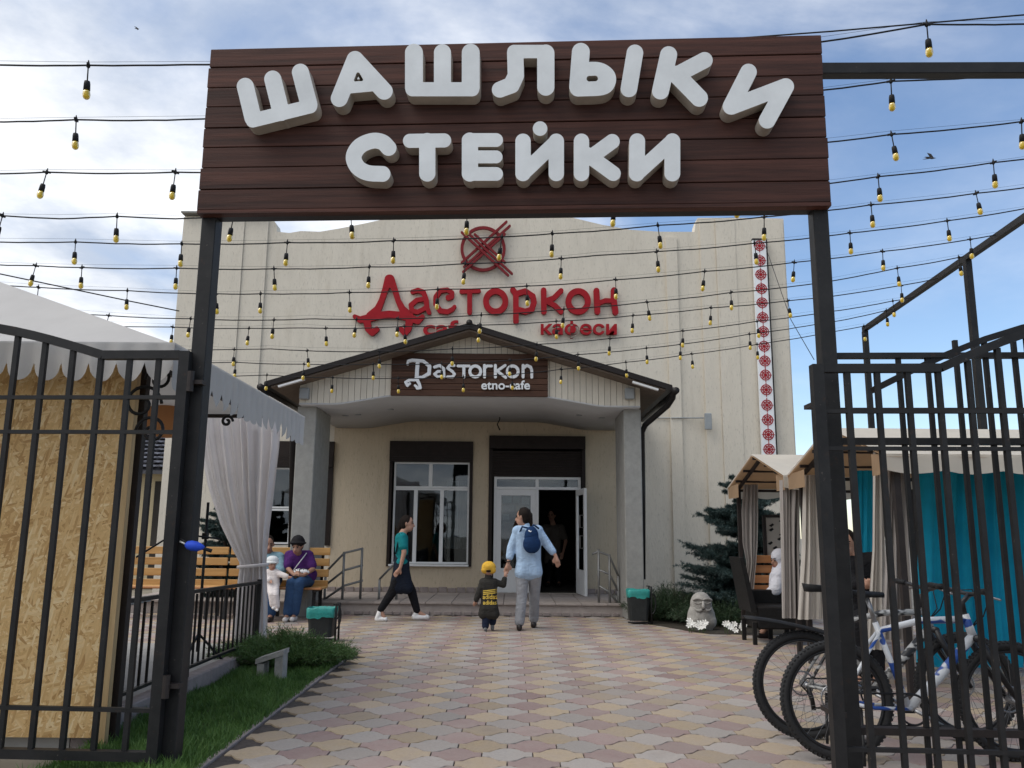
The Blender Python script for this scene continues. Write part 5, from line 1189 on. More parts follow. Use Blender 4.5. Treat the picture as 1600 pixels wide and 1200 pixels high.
# stone figure
sb = G(1100, 986); sx_, sy_ = sb.x, sb.y+.14
sf = thing('stone_figure', 'grey carved stone figure with a moustached face among white flowers', 'statue', (sx_, sy_, 0))
zc_ = .345
pr = [('e', (sx_, sy_, .16), (.20, .15, .24)), ('e', (sx_, sy_-.01, zc_), (.155, .125, .175)), ('c', (sx_-.09, sy_-.02, .12), (sx_+.09, sy_-.02, .12), .12, .12)]
blob('body', pr, M['stone'], sf, .012, 6)
fy = sy_-.128
def arcp(cx_, cz, rx, rz, a0, a1, n=8, yy=fy): return [(cx_+rx*math.cos(R(a)), yy+.03*(abs(rx*math.cos(R(a))+cx_-sx_)/.13)**2, cz+rz*math.sin(R(a))) for a in np.linspace(a0, a1, n)]
fy -= .012
for s in (-1, 1):
    tube('brow', arcp(sx_+s*.066, zc_+.05, .068, .035, 15, 165), .016, M['stone'], sf, 6); tube('eyelid', arcp(sx_+s*.066, zc_+.045, .046, .026, 190, 350), .012, M['stone'], sf, 6)
    tube('moustache', [(sx_+s*.012, fy-.004, zc_-.055), (sx_+s*.05, fy+.0, zc_-.075), (sx_+s*.09, fy+.016, zc_-.072), (sx_+s*.125, fy+.035, zc_-.035)], [.02, .021, .017, .009], M['stone'], sf, 6)
tube('nose', [(sx_, fy+.002, zc_+.05), (sx_, fy-.012, zc_-.01), (sx_, fy-.016, zc_-.045)], [.016, .022, .030], M['stone'], sf, 8); tube('lip', arcp(sx_, zc_-.085, .035, .012, 200, 340), .009, M['stone'], sf, 6)
tube('beard_line', arcp(sx_, zc_-.06, .10, .09, 205, 335, 10, fy+.012), .010, M['stone'], sf, 6)
def flowers(label, pxs, py, n, seed):
    random.seed(seed); c0 = G(sum(pxs)/2, py); t = thing('white_flowers', label, 'flowers', (c0.x, c0.y, 0), 'white flowers at the planting bed'); 
    for i in range(n):
        g_ = G(random.uniform(*pxs), py+random.uniform(-5, 4)); z = random.uniform(.05, .15); V = []; F = []
        tube('stem', [(g_.x, g_.y, -.02), (g_.x, g_.y, z)], .004, M['juniper'], t, 4)
        for k_ in range(6):
            a = k_*1.047+random.random()*.2; o_ = len(V); r = .05; zz_ = lambda s_, q=0: (0, -.45*s_-q, .75*s_)
            V += [(g_.x+u_*math.cos(b_), g_.y+u_*math.sin(b_)*.5-e_, z+u_*math.sin(b_)*.8+e_*.4) for u_, b_, e_ in ((0, a, 0), (r*.7, a-.45, .012), (r, a, .008), (r*.7, a+.45, .012))]; F.append((o_, o_+1, o_+2, o_+3))
        add('flower_head', V, F, M['petal'], t)
flowers('clump of white flowers at the foot of the stone figure', (1076, 1108), 986, 16, 1); flowers('small clump of white flowers right of the stone figure', (1130, 1150), 988, 7, 2); flowers('few white flowers beside the wicker chair leg', (1157, 1168), 989, 4, 3)
# ================================================================== BICYCLES
M['tyre'] = plain('black_tyre', (.02, .02, .021), .75, 0, .25, 30); M['alloy'] = plain('dull_alloy', (.35, .35, .36), .35, .8, .1, 10); M['bikeblack'] = plain('satin_black_paint', (.016, .016, .018), .35, 0, .2, 8)
M['spoke'] = plain('steel_spoke', (.22, .22, .23), .35, .7, .1, 10)
k = NB('white_blue_frame_paint'); n_ = k.noise(k.coord((3, 3, 6)), 2.0, 1); k.col(k.ramp(n_, [(.54, (.62, .64, .67)), (.56, (.02, .07, .30))])); k.set(Roughness=.3); M['frame_wb'] = k.m
k = NB('silver_black_frame_paint'); n_ = k.noise(k.coord((5, 5, 9)), 1.8, 2); k.col(k.ramp(n_, [(.46, (.02, .02, .022)), (.52, (.38, .38, .37))])); k.set(Roughness=.35); M['frame_sb'] = k.m
def bike(label, cx_, cy_, m, guard, lean=0.0, rake=0.0):
    r = .335; t = thing('bicycle', label, 'bicycle', (cx_+.5, cy_, 0), 'bicycles parked behind the right gate')
    def Q(x, z, y=0.0): return (cx_+x*math.cos(rake)-y*math.sin(rake), cy_+x*math.sin(rake)+y*math.cos(rake)+lean*z, z+.0)
    for wx_ in (0, 1.06):
        wl_ = thing('wheel', None, None, Q(wx_, r)); wl_.parent = t; wl_.location = Vector(Q(wx_, r))-WL[t.name]
        n = 56; ring_ = lambda R_: [Q(wx_+R_*math.cos(2*math.pi*i/n), r+R_*math.sin(2*math.pi*i/n)) for i in range(n)]
        V, F = tubegeo(ring_(r-.024), .0265, 8, False, True); add('tyre', V, F, M['tyre'], wl_, True)
        V = []; F = []
        for i in range(76):
            a = 2*math.pi*i/76
            for s in (-1, 1):
                c_, s_ = math.cos(a), math.sin(a); rr0, rr1 = r-.006, r+.0065; o_ = len(V); da = .022
                for (ra, aa, yy) in ((rr0, a-da, s*.004), (rr0, a+da, s*.004), (rr0-.006, a+da, s*.021), (rr0-.006, a-da, s*.021), (rr1, a-da, s*.004), (rr1, a+da, s*.004), (rr1-.007, a+da, s*.023), (rr1-.007, a-da, s*.023)): V.append(Q(wx_+ra*math.cos(aa), r+ra*math.sin(aa), yy))
                F += [tuple(i_+o_ for i_ in f) for f in BF]
        tr = add('tread', V, F, M['tyre'], wl_)
        V, F = tubegeo(ring_(r-.056), .011, 6, False, True); add('rim', V, F, M['bikeblack'], wl_, True)
        V = []; F = []
        for i in range(32):
            a = 2*math.pi*i/32; b = a+(.9 if i % 2 else -.9); yy = .028*(1 if i % 4 < 2 else -1); q_, f_ = tubegeo([Q(wx_+.022*math.cos(b), r+.022*math.sin(b), yy), Q(wx_+(r-.06)*math.cos(a), r+(r-.06)*math.sin(a), 0)], .0013, 4); o_ = len(V); V += q_; F += [tuple(i_+o_ for i_ in f) for f in f_]
        add('spokes', V, F, M['spoke'], wl_)
        tube('hub', [Q(wx_, r, -.06), Q(wx_, r, -.03), Q(wx_, r, .03), Q(wx_, r, .06)], [.016, .024, .024, .016], M['alloy'], wl_, 10)
        tube('brake_disc', [Q(wx_+.075*math.cos(a), r+.075*math.sin(a), .045) for a in np.linspace(0, 6.283, 25)[:-1]], .006, M['alloy'], wl_, 5, True)
    BBp, ST, HB, HT = (.43, .29), (.27, .78), (.86, .70), (.825, .83)
    g = [tubegeo([Q(*BBp), Q(*ST)], .018), tubegeo([Q(*BBp), Q(.62, .46), Q(*HB)], [.026, .03, .026]), tubegeo([Q(.285, .73), Q(.55, .79), Q(.835, .80)], [.018, .021, .022]), tubegeo([Q(HB[0]+.008, HB[1]-.02), Q(*HT)], .026)]
    for s in (-1, 1): g += [tubegeo([Q(*BBp, s*.03), Q(.2, .30, s*.06), Q(0, r, s*.065)], .011), tubegeo([Q(.285, .72, s*.02), Q(.14, .54, s*.055), Q(0, r, s*.065)], .010)]
    add('frame', *join(*g), m, t, True)
    g = [tubegeo([Q(.868, .69, s*.055), Q(.94, .54, s*.055), Q(1.06, r, s*.06)], [.021, .021, .014]) for s in (-1, 1)]+[tubegeo([Q(.868, .69, -.07), Q(.868, .69, .07)], .022)]
    add('fork', *join(*g), M['bikeblack'], t, True)
    tube('stem', [Q(.825, .83), Q(.82, .90), Q(.87, .945)], .017, M['bikeblack'], t)
    hb = tube('handlebar', [Q(.80, .985, -.33), Q(.84, .97, -.18), Q(.87, .95, -.05), Q(.87, .95, .05), Q(.84, .97, .18), Q(.80, .985, .33)], .013, M['bikeblack'], t)
    for s in (-1, 1): tube('grip', [Q(.80, .985, s*.33), Q(.825, .977, s*.22)], .018, M['rubber'], hb, 8); tube('brake_lever', [Q(.83, .972, s*.19), Q(.88, .945, s*.2), Q(.885, .935, s*.29)], .007, M['alloy'], hb, 6); tube('brake_cable', [Q(.85, .96, s*.17), Q(.95, .97, s*.1), Q(.93, .82, s*.02), Q(.85, .74, 0)], .004, M['rubber'], hb, 5)
    sp_ = tube('seat_post', [Q(*ST), Q(.235, .92)], .014, M['alloy'], t)
    V = []; F = []; pr_ = [(-.02, .072), (.05, .075), (.11, .055), (.17, .03), (.24, .018), (.27, .012)]
    for i, (x, w_) in enumerate(pr_): V += [Q(.07+x, .965-.005*i+.012*math.cos(i), -w_), Q(.07+x, .975-.004*i, 0), Q(.07+x, .965-.005*i+.012*math.cos(i), w_), Q(.07+x, .925, w_*.6), Q(.07+x, .925, -w_*.6)]
    for i in range(5): F += [(5*i+k_, 5*i+(k_+1) % 5, 5*i+5+(k_+1) % 5, 5*i+5+k_) for k_ in range(5)]
    F += [(4, 3, 2, 1, 0), (25, 26, 27, 28, 29)]; add('saddle', V, F, M['rubber'], sp_, True)
    cr_ = tube('chainring', [Q(BBp[0]+.085*math.cos(a), BBp[1]+.085*math.sin(a), -.05) for a in np.linspace(0, 6.283, 29)[:-1]], .007, M['bikeblack'], t, 5, True)
    for s, a in ((-1, -.5), (1, 2.64)):
        e = (BBp[0]+.17*math.cos(a), BBp[1]+.17*math.sin(a)); tube('crank_arm', [Q(*BBp, s*.07), Q(*e, s*.09)], .011, M['alloy'], cr_, 6); V, F = boxgeo(-.045, .045, 0, .09, -.01, .01); add('pedal', [Q(e[0]+x, e[1]+z, s*(.095+y)) for x, y, z in V], F, M['rubber'], cr_)
    tube('chain', [Q(BBp[0], BBp[1]+.088, -.05), Q(0, r+.045, -.05), Q(-.04, r, -.05), Q(0, r-.04, -.05), Q(.03, .2, -.05), Q(BBp[0], BBp[1]-.088, -.05)], .006, M['steel'], t, 5)
    tube('derailleur', [Q(0, r, -.06), Q(.02, .26, -.065), Q(.03, .19, -.06)], .014, M['steel'], t, 6); tube('kickstand', [Q(.12, .29, -.05), Q(.05, .02, -.20)], .009, M['steel'], t, 6)
    if guard:
        V = []; F = []
        for i in range(9):
            s = i/8; x = .24-.62*s; z = .62+.12*math.sin(s*1.3)+.02; w_ = .045+.03*math.sin(s*2.6); V += [Q(x, z, -w_), Q(x, z+.014, 0), Q(x, z, w_), Q(x, z-.01, w_), Q(x, z+.004, 0), Q(x, z-.01, -w_)]
        for i in range(8): F += [(6*i+k_, 6*i+(k_+1) % 6, 6*i+6+(k_+1) % 6, 6*i+6+k_) for k_ in range(6)]
        F += [tuple(range(5, -1, -1)), tuple(48+k_ for k_ in range(6))]; add('mudguard', V, F, M['rubber'], t, True)
bB = G(1262, 1156); bA = G(1318, 1194)
bike('black mountain bicycle with long rear mudguard, the farther of the two parked', bB.x+.01, bB.y+.02, M['frame_sb'], True, .04, .0)
bike('white and blue mountain bicycle, the nearer of the two parked', bA.x+.02, bA.y+.08, M['frame_wb'], False, .05, .02)
# ================================================================== BIRDS
def bird(label, px, py, Y, s, m):
    c = P(px, py, Y); V = [(-.13, 0, .01), (0, -.03, .0), (.11, 0, .0), (0, .03, .0), (0, 0, .035), (0, 0, -.03), (-.19, -.03, .02), (-.19, .03, .02)]
    F = [(0, 1, 4), (1, 2, 4), (2, 3, 4), (3, 0, 4), (1, 0, 5), (2, 1, 5), (3, 2, 5), (0, 3, 5), (0, 6, 4), (0, 4, 7), (0, 5, 6), (0, 7, 5)]
    b = thing('bird', label, 'bird', tuple(c)); add('body', [(c.x+x*s, c.y+y*s, c.z+z*s) for x, y, z in V], F, m, b, True)
    for w_ in ([(.05, 0, .01), (-.04, 0, .015), (-.12, .20, .06), (.0, .14, .05)], [(.05, 0, .01), (-.04, 0, .015), (-.16, -.10, .09), (-.05, -.08, .07)]):
        add('wing', [(c.x+x*s, c.y+y*s, c.z+z*s+e) for e in (0, -.006) for x, y, z in w_], BF, m, b)
M['bird'] = plain('grey_feathers', (.10, .10, .11), .8)
bird('small grey bird gliding between the light strings at right', 1456, 247, 14, .75, M['bird']); bird('tiny dark bird high in the sky at upper left', 215, 45, 34, .8, M['bird'])
# ================================================================== PEOPLE
SK = plain('skin', (.42, .235, .165), .55, 0, .06, 20); SKD = plain('tanned_skin', (.34, .18, .12), .55, 0, .06, 20)
def cloth(n, c, var=.14):
    k = NB(n); v = k.coord(rnd=True); a = k.noise(v, 9, 5); fold = k.n('ShaderNodeTexNoise', {'Vector': k.coord((7, 7, 16), rnd=True, rot=(.35, .3, 0)), 'Scale': 1.3, 'Detail': 3, 'Distortion': 1.2}).outputs[0]
    k.col(k.ramp(a, [(.3, tuple(x*(1-var) for x in c)), (.7, tuple(min(1, x*(1+var)) for x in c))])); k.set(Roughness=.9); k.b.inputs['Specular IOR Level'].default_value = .15
    k.bump(fold, .4, .045); return k.m
HAIR = plain('dark_brown_hair', (.014, .009, .007), .7, 0, .4, 40, .6, .01, .15); EYE = plain('dark_eye', (.02, .015, .012), .3); LIP = plain('lip', (.30, .10, .085), .5)
def V3(p): return Vector(p)
def hand(w_, d, side, s=1.0, curl=.35):
    """palm and five separate bent fingers"""
    d = d.normalized(); x = d.cross(V3((0, 1, 0)))
    x = x.normalized() if x.length > .1 else V3((1, 0, 0)); x = x*side; y = d.cross(x).normalized(); o = [('c', w_, w_+d*.075*s, .026*s, .034*s), ('c', w_+d*.05*s+x*.02*s, w_+d*.085*s-x*.02*s, .018*s, .018*s)]
    for i, (u, l) in enumerate(((.030, .070), (.011, .080), (-.010, .075), (-.030, .058))):
        a = w_+d*.085*s+x*u*s; b = a+(d+y*curl*.3).normalized()*l*.5*s; c = b+(d*.8+y*curl).normalized()*l*.5*s; o += [('c', a, b, .0105*s, .010*s), ('c', b, c, .010*s, .0085*s)]
    a = w_+d*.03*s+x*.028*s; b = a+(d*.7+x*.7).normalized()*.04*s; c = b+(d+x*.1).normalized()*.03*s; o += [('c', a, b, .014*s, .012*s), ('c', b, c, .012*s, .009*s)]
    return o
def person(label, J, face, skin=SK, s=1.0, base=None, hs=1.0, group=None, hands=True, curl=.35, th=(.085, .058, .042), hairprims=None, voxel=.0095):
    """J: joint positions; one continuous body, head with a face looking along 'face'"""
    J = {k_: V3(v) for k_, v in J.items()}; f = V3(face).normalized(); r = f.cross(V3((0, 0, 1))).normalized()
    t = thing('person', label, 'person', base or ((J['anL']+J['anR'])/2).xy.to_3d(), group)
    H = J['head']; rot = math.atan2(f.y, f.x); h = hs
    pr = [('e', H+V3((0, 0, .02*h))-f*.01*h, (.098*h, .078*h, .108*h), 16, 10, rot), ('e', H+f*.022*h-V3((0, 0, .05*h)), (.068*h, .060*h, .075*h), 16, 10, rot), ('c', H+f*.088*h+V3((0, 0, .012*h)), H+f*.106*h-V3((0, 0, .024*h)), .012*h, .017*h),
          ('c', J['neck'], H-V3((0, 0, .06*h)), .054*s, .05*s)]
    for sd in (-1, 1): pr.append(('e', H+r*sd*.078*h-f*.005*h, (.012*h, .022*h, .032*h), 10, 8, rot+1.57*0))
    chest = (J['shL']+J['shR'])/2; hip = (J['hiL']+J['hiR'])/2; ax_ = (J['shR']-J['shL']).normalized()
    pr += [('c', J['neck'], chest, .06*s, .075*s), ('c', J['shL'], J['shR'], .062*s, .062*s)]
    for sx__ in (-1, 1):
        pr += [('c', chest+ax_*sx__*.075*s-V3((0, 0, .03*s)), hip+ax_*sx__*.055*s+V3((0, 0, .12*s)), .095*s, .085*s), ('c', hip+ax_*sx__*.05*s+V3((0, 0, .12*s)), hip+ax_*sx__*.075*s, .085*s, .10*s)]
    for q in 'LR':
        pr += [('c', J['sh'+q], J['el'+q], .050*s, .040*s), ('c', J['el'+q], J['wr'+q], .040*s, .026*s)]
        if hands: pr += hand(J['wr'+q], J['hd'+q]-J['wr'+q], 1 if q == 'L' else -1, s, curl)
        pr += [('c', J['hi'+q], J['kn'+q], th[0]*s, th[1]*s), ('c', J['kn'+q], J['kn'+q].lerp(J['an'+q], .35), th[1]*s, th[1]*s*.95), ('c', J['kn'+q].lerp(J['an'+q], .35), J['an'+q], th[1]*s*.95, th[2]*s*.85), ('c', J['an'+q], J['to'+q], .036*s, .028*s)]
    bd = blob('body', pr, skin, t, voxel)
    for sd in (-1, 1): add('eye', *ellgeo(H+f*.083*h+r*sd*.033*h+V3((0, 0, .018*h)), (.013*h, .013*h, .009*h), 10, 6), EYE, bd, True); add('eyebrow', *capgeo(H+f*.088*h+r*sd*.018*h+V3((0, 0, .04*h)), H+f*.078*h+r*sd*.05*h+V3((0, 0, .038*h)), .006*h, .004*h, 6), HAIR, bd, True)
    add('mouth', *capgeo(H+f*.084*h-r*.022*h-V3((0, 0, .058*h)), H+f*.084*h+r*.022*h-V3((0, 0, .058*h)), .008*h, .008*h, 8), LIP, bd, True)
    t_ = {'t': t, 'J': J, 'H': H, 'f': f, 'r': r, 'chest': chest, 'hip': hip, 'ax': ax_, 's': s, 'h': h}
    return t_
def torso_prims(p, up, wd, low=0.0, depth=None, flare=0.0):
    J, s = p['J'], p['s']; c, h, a = p['chest'], p['hip'], p['ax']; o = [('c', J['shL'], J['shR'], .062*s+up, .062*s+up)]
    for q in (-1, -.5, 0, .5, 1): o += [('c', c+a*q*.082*s-V3((0, 0, .03*s)), h+a*q*.068*s+V3((0, 0, .14*s)), .090*s+up, .084*s+up+flare*.3), ('c', h+a*q*.068*s+V3((0, 0, .14*s)), h+a*q*.085*s+V3((0, 0, low+.03*s)), .084*s+up+flare*.3, .090*s+up+flare)]
    return o
def sleeves(p, up, to=1.0, lower=True):
    J, s = p['J'], p['s']; o = []
    for q in 'LR':
        if lower: o += [('c', J['sh'+q], J['el'+q], .054*s+up, .046*s+up), ('c', J['el'+q], J['el'+q].lerp(J['wr'+q], to), .046*s+up, .036*s+up)]
        else: o += [('c', J['sh'+q], J['sh'+q].lerp(J['el'+q], to), .056*s+up, .056*s+up)]
    return o
def trousers(p, up, to=.95, wide=(.085, .062, .05)):
    J, s = p['J'], p['s']; o = []
    for q in (-1, 1): o.append(('c', p['hip']+p['ax']*q*.06*s+V3((0, 0, .09*s)), p['hip']+p['ax']*q*.07*s, .088*s+up, .10*s+up))
    for q in 'LR':
        e = J['kn'+q].lerp(J['an'+q], to); o += [('c', J['hi'+q], J['kn'+q], wide[0]*s+up, wide[1]*s+up), ('c', J['kn'+q], e, wide[1]*s+up, wide[2]*s+up)]
    return o
def shoe(p, q, m, up=.008, heel=.0):
    J, s = p['J'], p['s']; a, t = J['an'+q], J['to'+q]; d = (t-a); d.z = 0; d = d.normalized() if d.length > .01 else p['f']
    hl = V3((a.x, a.y, t.z))-d*.045*s; pr = [('c', hl, t, .036*s+up, .033*s+up), ('c', hl+V3((0, 0, .01*s)), hl.lerp(a, .75), .036*s+up, .034*s+up)]
    sh_ = blob('shoe', pr, m, p['t'], .008, 4); return sh_
def hair(p, prims, m=HAIR, nm='hair'):
    H, f, r, h = p['H'], p['f'], p['r'], p['h']; rot = math.atan2(f.y, f.x)
    base = [('e', H+V3((0, 0, .036*h))-f*.026*h, (.098*h, .089*h, .106*h), 16, 10, rot), ('e', H-f*.05*h-V3((0, 0, .02*h)), (.062*h, .078*h, .085*h), 16, 10, rot)]
    return blob(nm, base+prims, m, p['t'], .0095, 3)
# --- woman with backpack, walking to the door
Yw = 11.65
def q_(px, py, dy=0.0, Y=None): return P(px, py, (Y or Yw)+dy)
J = dict(head=q_(817, 808.5), neck=q_(824, 822), shL=q_(809, 830, -.02), shR=q_(840, 829, .02), elL=q_(799, 856, .0), elR=q_(856, 852, .03), wrL=q_(794.5, 879, -.05), wrR=q_(868, 868, -.02), hdL=q_(790, 896, -.05), hdR=q_(873, 886, -.03),
         hiL=q_(816, 893), hiR=q_(836, 893), knL=q_(815.5, 930, .0), knR=q_(835, 928, .14), anL=q_(811.5, 973, -.02), anR=q_(834, 967, .34), toL=q_(811, 981.5, .08), toR=q_(835, 977, .44))
J['toL'] = Vector((J['toL'].x, J['toL'].y+.04, .035)); J['anL'].z = .09; J['toR'] = Vector((J['toR'].x, J['toR'].y, .035)); J['anR'].z = .10
w1 = person('woman in light blue shirt and grey trousers with backpack, holding a child by the hand', J, (-.85, .35, -.12), SK, 1.0, hs=1.0)
SH = cloth('light_blue_shirt', (.38, .52, .70)); TR = cloth('grey_trousers', (.30, .31, .335)); BK = plain('black_leather', (.02, .014, .013), .4)
blob('shirt', torso_prims(w1, .020, 0, -.04, flare=.004)+sleeves(w1, .018, .62)+[('c', w1['J']['neck']-V3((0, 0, .03)), w1['J']['neck']+V3((0, 0, .01)), .075, .066)], SH, w1['t'], .0095, 4)
blob('trousers', trousers(w1, .012, .93, (.088, .064, .058)), TR, w1['t'], .0095, 4)
for q in 'LR': shoe(w1, q, BK, .004)
hb_ = w1['H']-w1['f']*.10; hair(w1, [('c', hb_+V3((0, 0, .02)), hb_-V3((0, 0, .09))+V3((.02, 0, 0)), .045, .028), ('c', hb_-V3((0, 0, .09))+V3((.02, 0, 0)), hb_-V3((-.03, .02, .2)), .028, .012)])
add('wristband', *tubegeo([w1['J']['wrL']+V3((.036*math.cos(a), .036*math.sin(a), .015)) for a in np.linspace(0, 6.28, 15)[:-1]], .008, 6, False, True), BK, w1['t'], True)
NV = cloth('navy_backpack', (.012, .035, .10)); bp = thing('backpack', 'small navy drawstring backpack worn on the back of the woman', 'backpack', tuple(q_(830, 842, -.17)))
blob('bag', [('e', q_(831, 850, -.17), (.125, .075, .13)), ('e', q_(830.5, 839, -.16), (.10, .065, .15)), ('c', q_(829, 828, -.13), q_(830, 836, -.15), .045, .07)], NV, bp, .009, 4)
for a, b, c_ in (((828, 826), (816, 823), (811, 834)), ((830, 826), (834, 820), (842, 826))): tube('strap', [q_(*a, -.14), q_(*b, -.13), q_(*c_, -.09)], .014, NV, bp, 6)
tube('drawstring', [q_(826, 829, -.2), q_(829, 831, -.21), q_(832, 829, -.2)], .010, M['letter_white'], bp, 6); 
# --- child
Yk = 11.5
def k_q(px, py, dy=0.0): return P(px, py, Yk+dy)
J = dict(head=k_q(763.6, 890.5), neck=k_q(763, 901), shL=k_q(754.5, 909), shR=k_q(773, 909.5), elL=k_q(748, 926, -.02), elR=k_q(786.5, 914, .03), wrL=k_q(743.5, 938, -.02), wrR=k_q(788.5, 903.5, .03), hdL=k_q(741, 944), hdR=k_q(789.5, 897.5, .04),
         hiL=k_q(759, 949), hiR=k_q(769, 949), knL=k_q(759, 965, .0), knR=k_q(770.5, 964, .10), anL=k_q(758.5, 979), anR=k_q(769.5, 976, .10), toL=k_q(758.5, 984, .06), toR=k_q(769.5, 984, .16))
J['anL'].z = .06; J['toL'].z = .028; J['anR'].z = .10; J['toR'].z = .03
kd = person('small child in yellow cap and long dark jacket with yellow print', J, (.1, 1, -.05), SK, .58, hs=.86, th=(.085, .062, .05), voxel=.008)
JK = cloth('dark_olive_jacket', (.035, .033, .03)); JN = cloth('dark_jeans', (.018, .024, .05))
jp = torso_prims(kd, .018, 0, -.03, flare=.012)+sleeves(kd, .016, .9)+[('c', kd['hip']+kd['ax']*x-V3((0, 0, .0)), kd['hip']+kd['ax']*x*1.25-V3((0, 0, .085)), .072, .078) for x in (-.055, 0, .055)]+[('c', kd['J']['neck']-V3((0, 0, .01)), kd['J']['neck']+V3((0, 0, .012)), .052, .046)]
jk = blob('jacket', jp, JK, kd['t'], .0085, 4); blob('trousers', trousers(kd, .012, .9, (.085, .07, .066)), JN, kd['t'], .0085, 4)
for q in 'LR': shoe(kd, q, plain('grey_trainer_'+q, (.16, .16, .165), .6), .006)
YEL = cloth('yellow_cap_cloth', (.68, .40, .055)); H = kd['H']
cp = blob('cap', [('e', H+V3((0, -.0, .035)), (.099, .099, .085)), ('c', H+V3((-.05, -.03, .0)), H+V3((.05, -.03, .0)), .052, .052)], YEL, kd['t'], .008, 3)
add('cap_opening', *ellgeo(H+V3((0, -.083, -.012)), (.035, .012, .018), 14, 8), HAIR, cp, True)
V = []; 
for i in range(9): a = R(30+120*i/8); V += [tuple(H+V3((.09*math.cos(a), .085*math.sin(a), .0))), tuple(H+V3((.105*math.cos(a), .17*math.sin(a), -.012)))]
add('cap_peak', V, [(2*i, 2*i+1, 2*i+3, 2*i+2) for i in range(8)], YEL, cp)
# yellow print wrapped onto the jacket back
dg = bpy.context.evaluated_depsgraph_get(); jw = WL[jk.name]; jme = jk.data
from mathutils.bvhtree import BVHTree
bv = BVHTree.FromPolygons([v.co+jw for v in jme.vertices], [tuple(p.vertices) for p in jme.polygons])
YP_ = plain('yellow_print', (.72, .50, .08), .6)
def wrap(body, px0, px1, pyb, pyt, cut=None):
    V, F = text_mesh(body, 0.0, .018); x0, x1 = V[:, 0].min(), V[:, 0].max(); y0, y1 = V[:, 1].min(), V[:, 1].max(); W_ = []
    for v in V:
        px = px0+(v[0]-x0)/(x1-x0)*(px1-px0); py = pyb-(v[1]-y0)/(y1-y0)*(pyb-pyt); p = P(px, py, Yk); h_ = bv.ray_cast(Vector((p.x, Yk-1, p.z)), Vector((0, 1, 0)))
        y_ = h_[0].y if h_[0] else Yk-.1; W_.append((p.x, y_-.0035, p.z))
    add('jacket_print', W_, F, YP_, jk)
wrap('adidas', 755, 776, 944, 937.5); wrap('adidas', 754.5, 777, 935.5, 928)
for y in (921, 923.6, 926.2):
    V = []
    for i in range(9):
        px = 755+21.5*i/8
        for e in (0, 1.5):
            p = P(px, y+e-.12*(px-765), Yk); h_ = bv.ray_cast(Vector((p.x, Yk-1, p.z)), Vector((0, 1, 0))); V.append((p.x, (h_[0].y if h_[0] else Yk-.09)-.0035, p.z))
    add('jacket_print', V, [(2*i, 2*i+2, 2*i+3, 2*i+1) for i in range(8)], YP_, jk)
# --- waitress walking right
Yg = 12.75
def g_q(px, py, dy=0.0): return P(px, py, Yg+dy)
J = dict(head=g_q(637, 818.5), neck=g_q(630.5, 831), shL=g_q(628, 839, -.15), shR=g_q(627, 838, .15), elL=g_q(631.5, 863, -.2), elR=g_q(621, 861, .22), wrL=g_q(625.5, 887, -.21), wrR=g_q(628, 882, .2), hdL=g_q(620, 895, -.2), hdR=g_q(633, 890, .2),
         hiL=g_q(627, 893, -.085), hiR=g_q(627, 893, .085), knL=g_q(613, 925, -.08), knR=g_q(643, 924, .08), anL=g_q(594.5, 953, -.08), anR=g_q(652, 955, .08), toL=g_q(596, 970, -.08), toR=g_q(668, 963, .08))
J['toL'] = Vector((J['anL'].x+.075, J['anL'].y, .03)); J['anL'].z = .165; J['anR'].z = .13; J['toR'] = Vector((J['anR'].x+.15, J['anR'].y, .05))
w2 = person('woman in teal shirt, dark apron and white trainers striding past the window', J, (1, -.12, -.1), SK, .96, hs=.96)
TL = cloth('teal_shirt', (.012, .20, .215)); AP = cloth('dark_navy_apron', (.013, .017, .028)); LG = cloth('black_leggings', (.012, .012, .014)); WH = plain('white_trainer', (.75, .74, .73), .55); SO = cloth('white_sock', (.72, .72, .74))
blob('shirt', torso_prims(w2, .014, 0, .12)+sleeves(w2, .016, .62, False), TL, w2['t'], .0095, 4)
blob('leggings', trousers(w2, .008, .97, (.088, .068, .046)), LG, w2['t'], .0095, 4)
hp = w2['hip']; wv = w2['ax']
ap_ = [('c', hp+wv*x+V3((0, 0, .24)), hp+wv*x*1.15+V3((0, 0, .02)), .108, .128) for x in (-.05, .05)]+[('c', hp+wv*x*1.15+V3((0, 0, .02)), hp+wv*x*1.2+V3((dx, 0, -.23)), .125, .10) for x in (-.05, .05) for dx in (-.07, 0, .085)]
blob('apron', ap_, AP, w2['t'], .01, 4)
for a, b in (((628, 833), (618, 866)), ((624, 834), (633, 866))): tube('apron_strap', [g_q(*a, -.19), g_q((a[0]+b[0])/2-1.5, (a[1]+b[1])/2, -.175), g_q(*b, -.15)], .011, AP, w2['t'], 6)
for q in 'LR':
    J_ = w2['J']; blob('sock', [('c', J_['an'+q].lerp(J_['kn'+q], .17), J_['an'+q]-V3((0, 0, .02)), .040, .036)], SO, w2['t'], .008, 3); shoe(w2, q, WH, .006)
pt = w2['H']-w2['f']*.10; hair(w2, [('c', pt+V3((0, 0, .03)), pt-V3((.035, 0, .10)), .036, .034), ('c', pt-V3((.035, 0, .10)), pt-V3((.035, 0, .28)), .034, .014)])
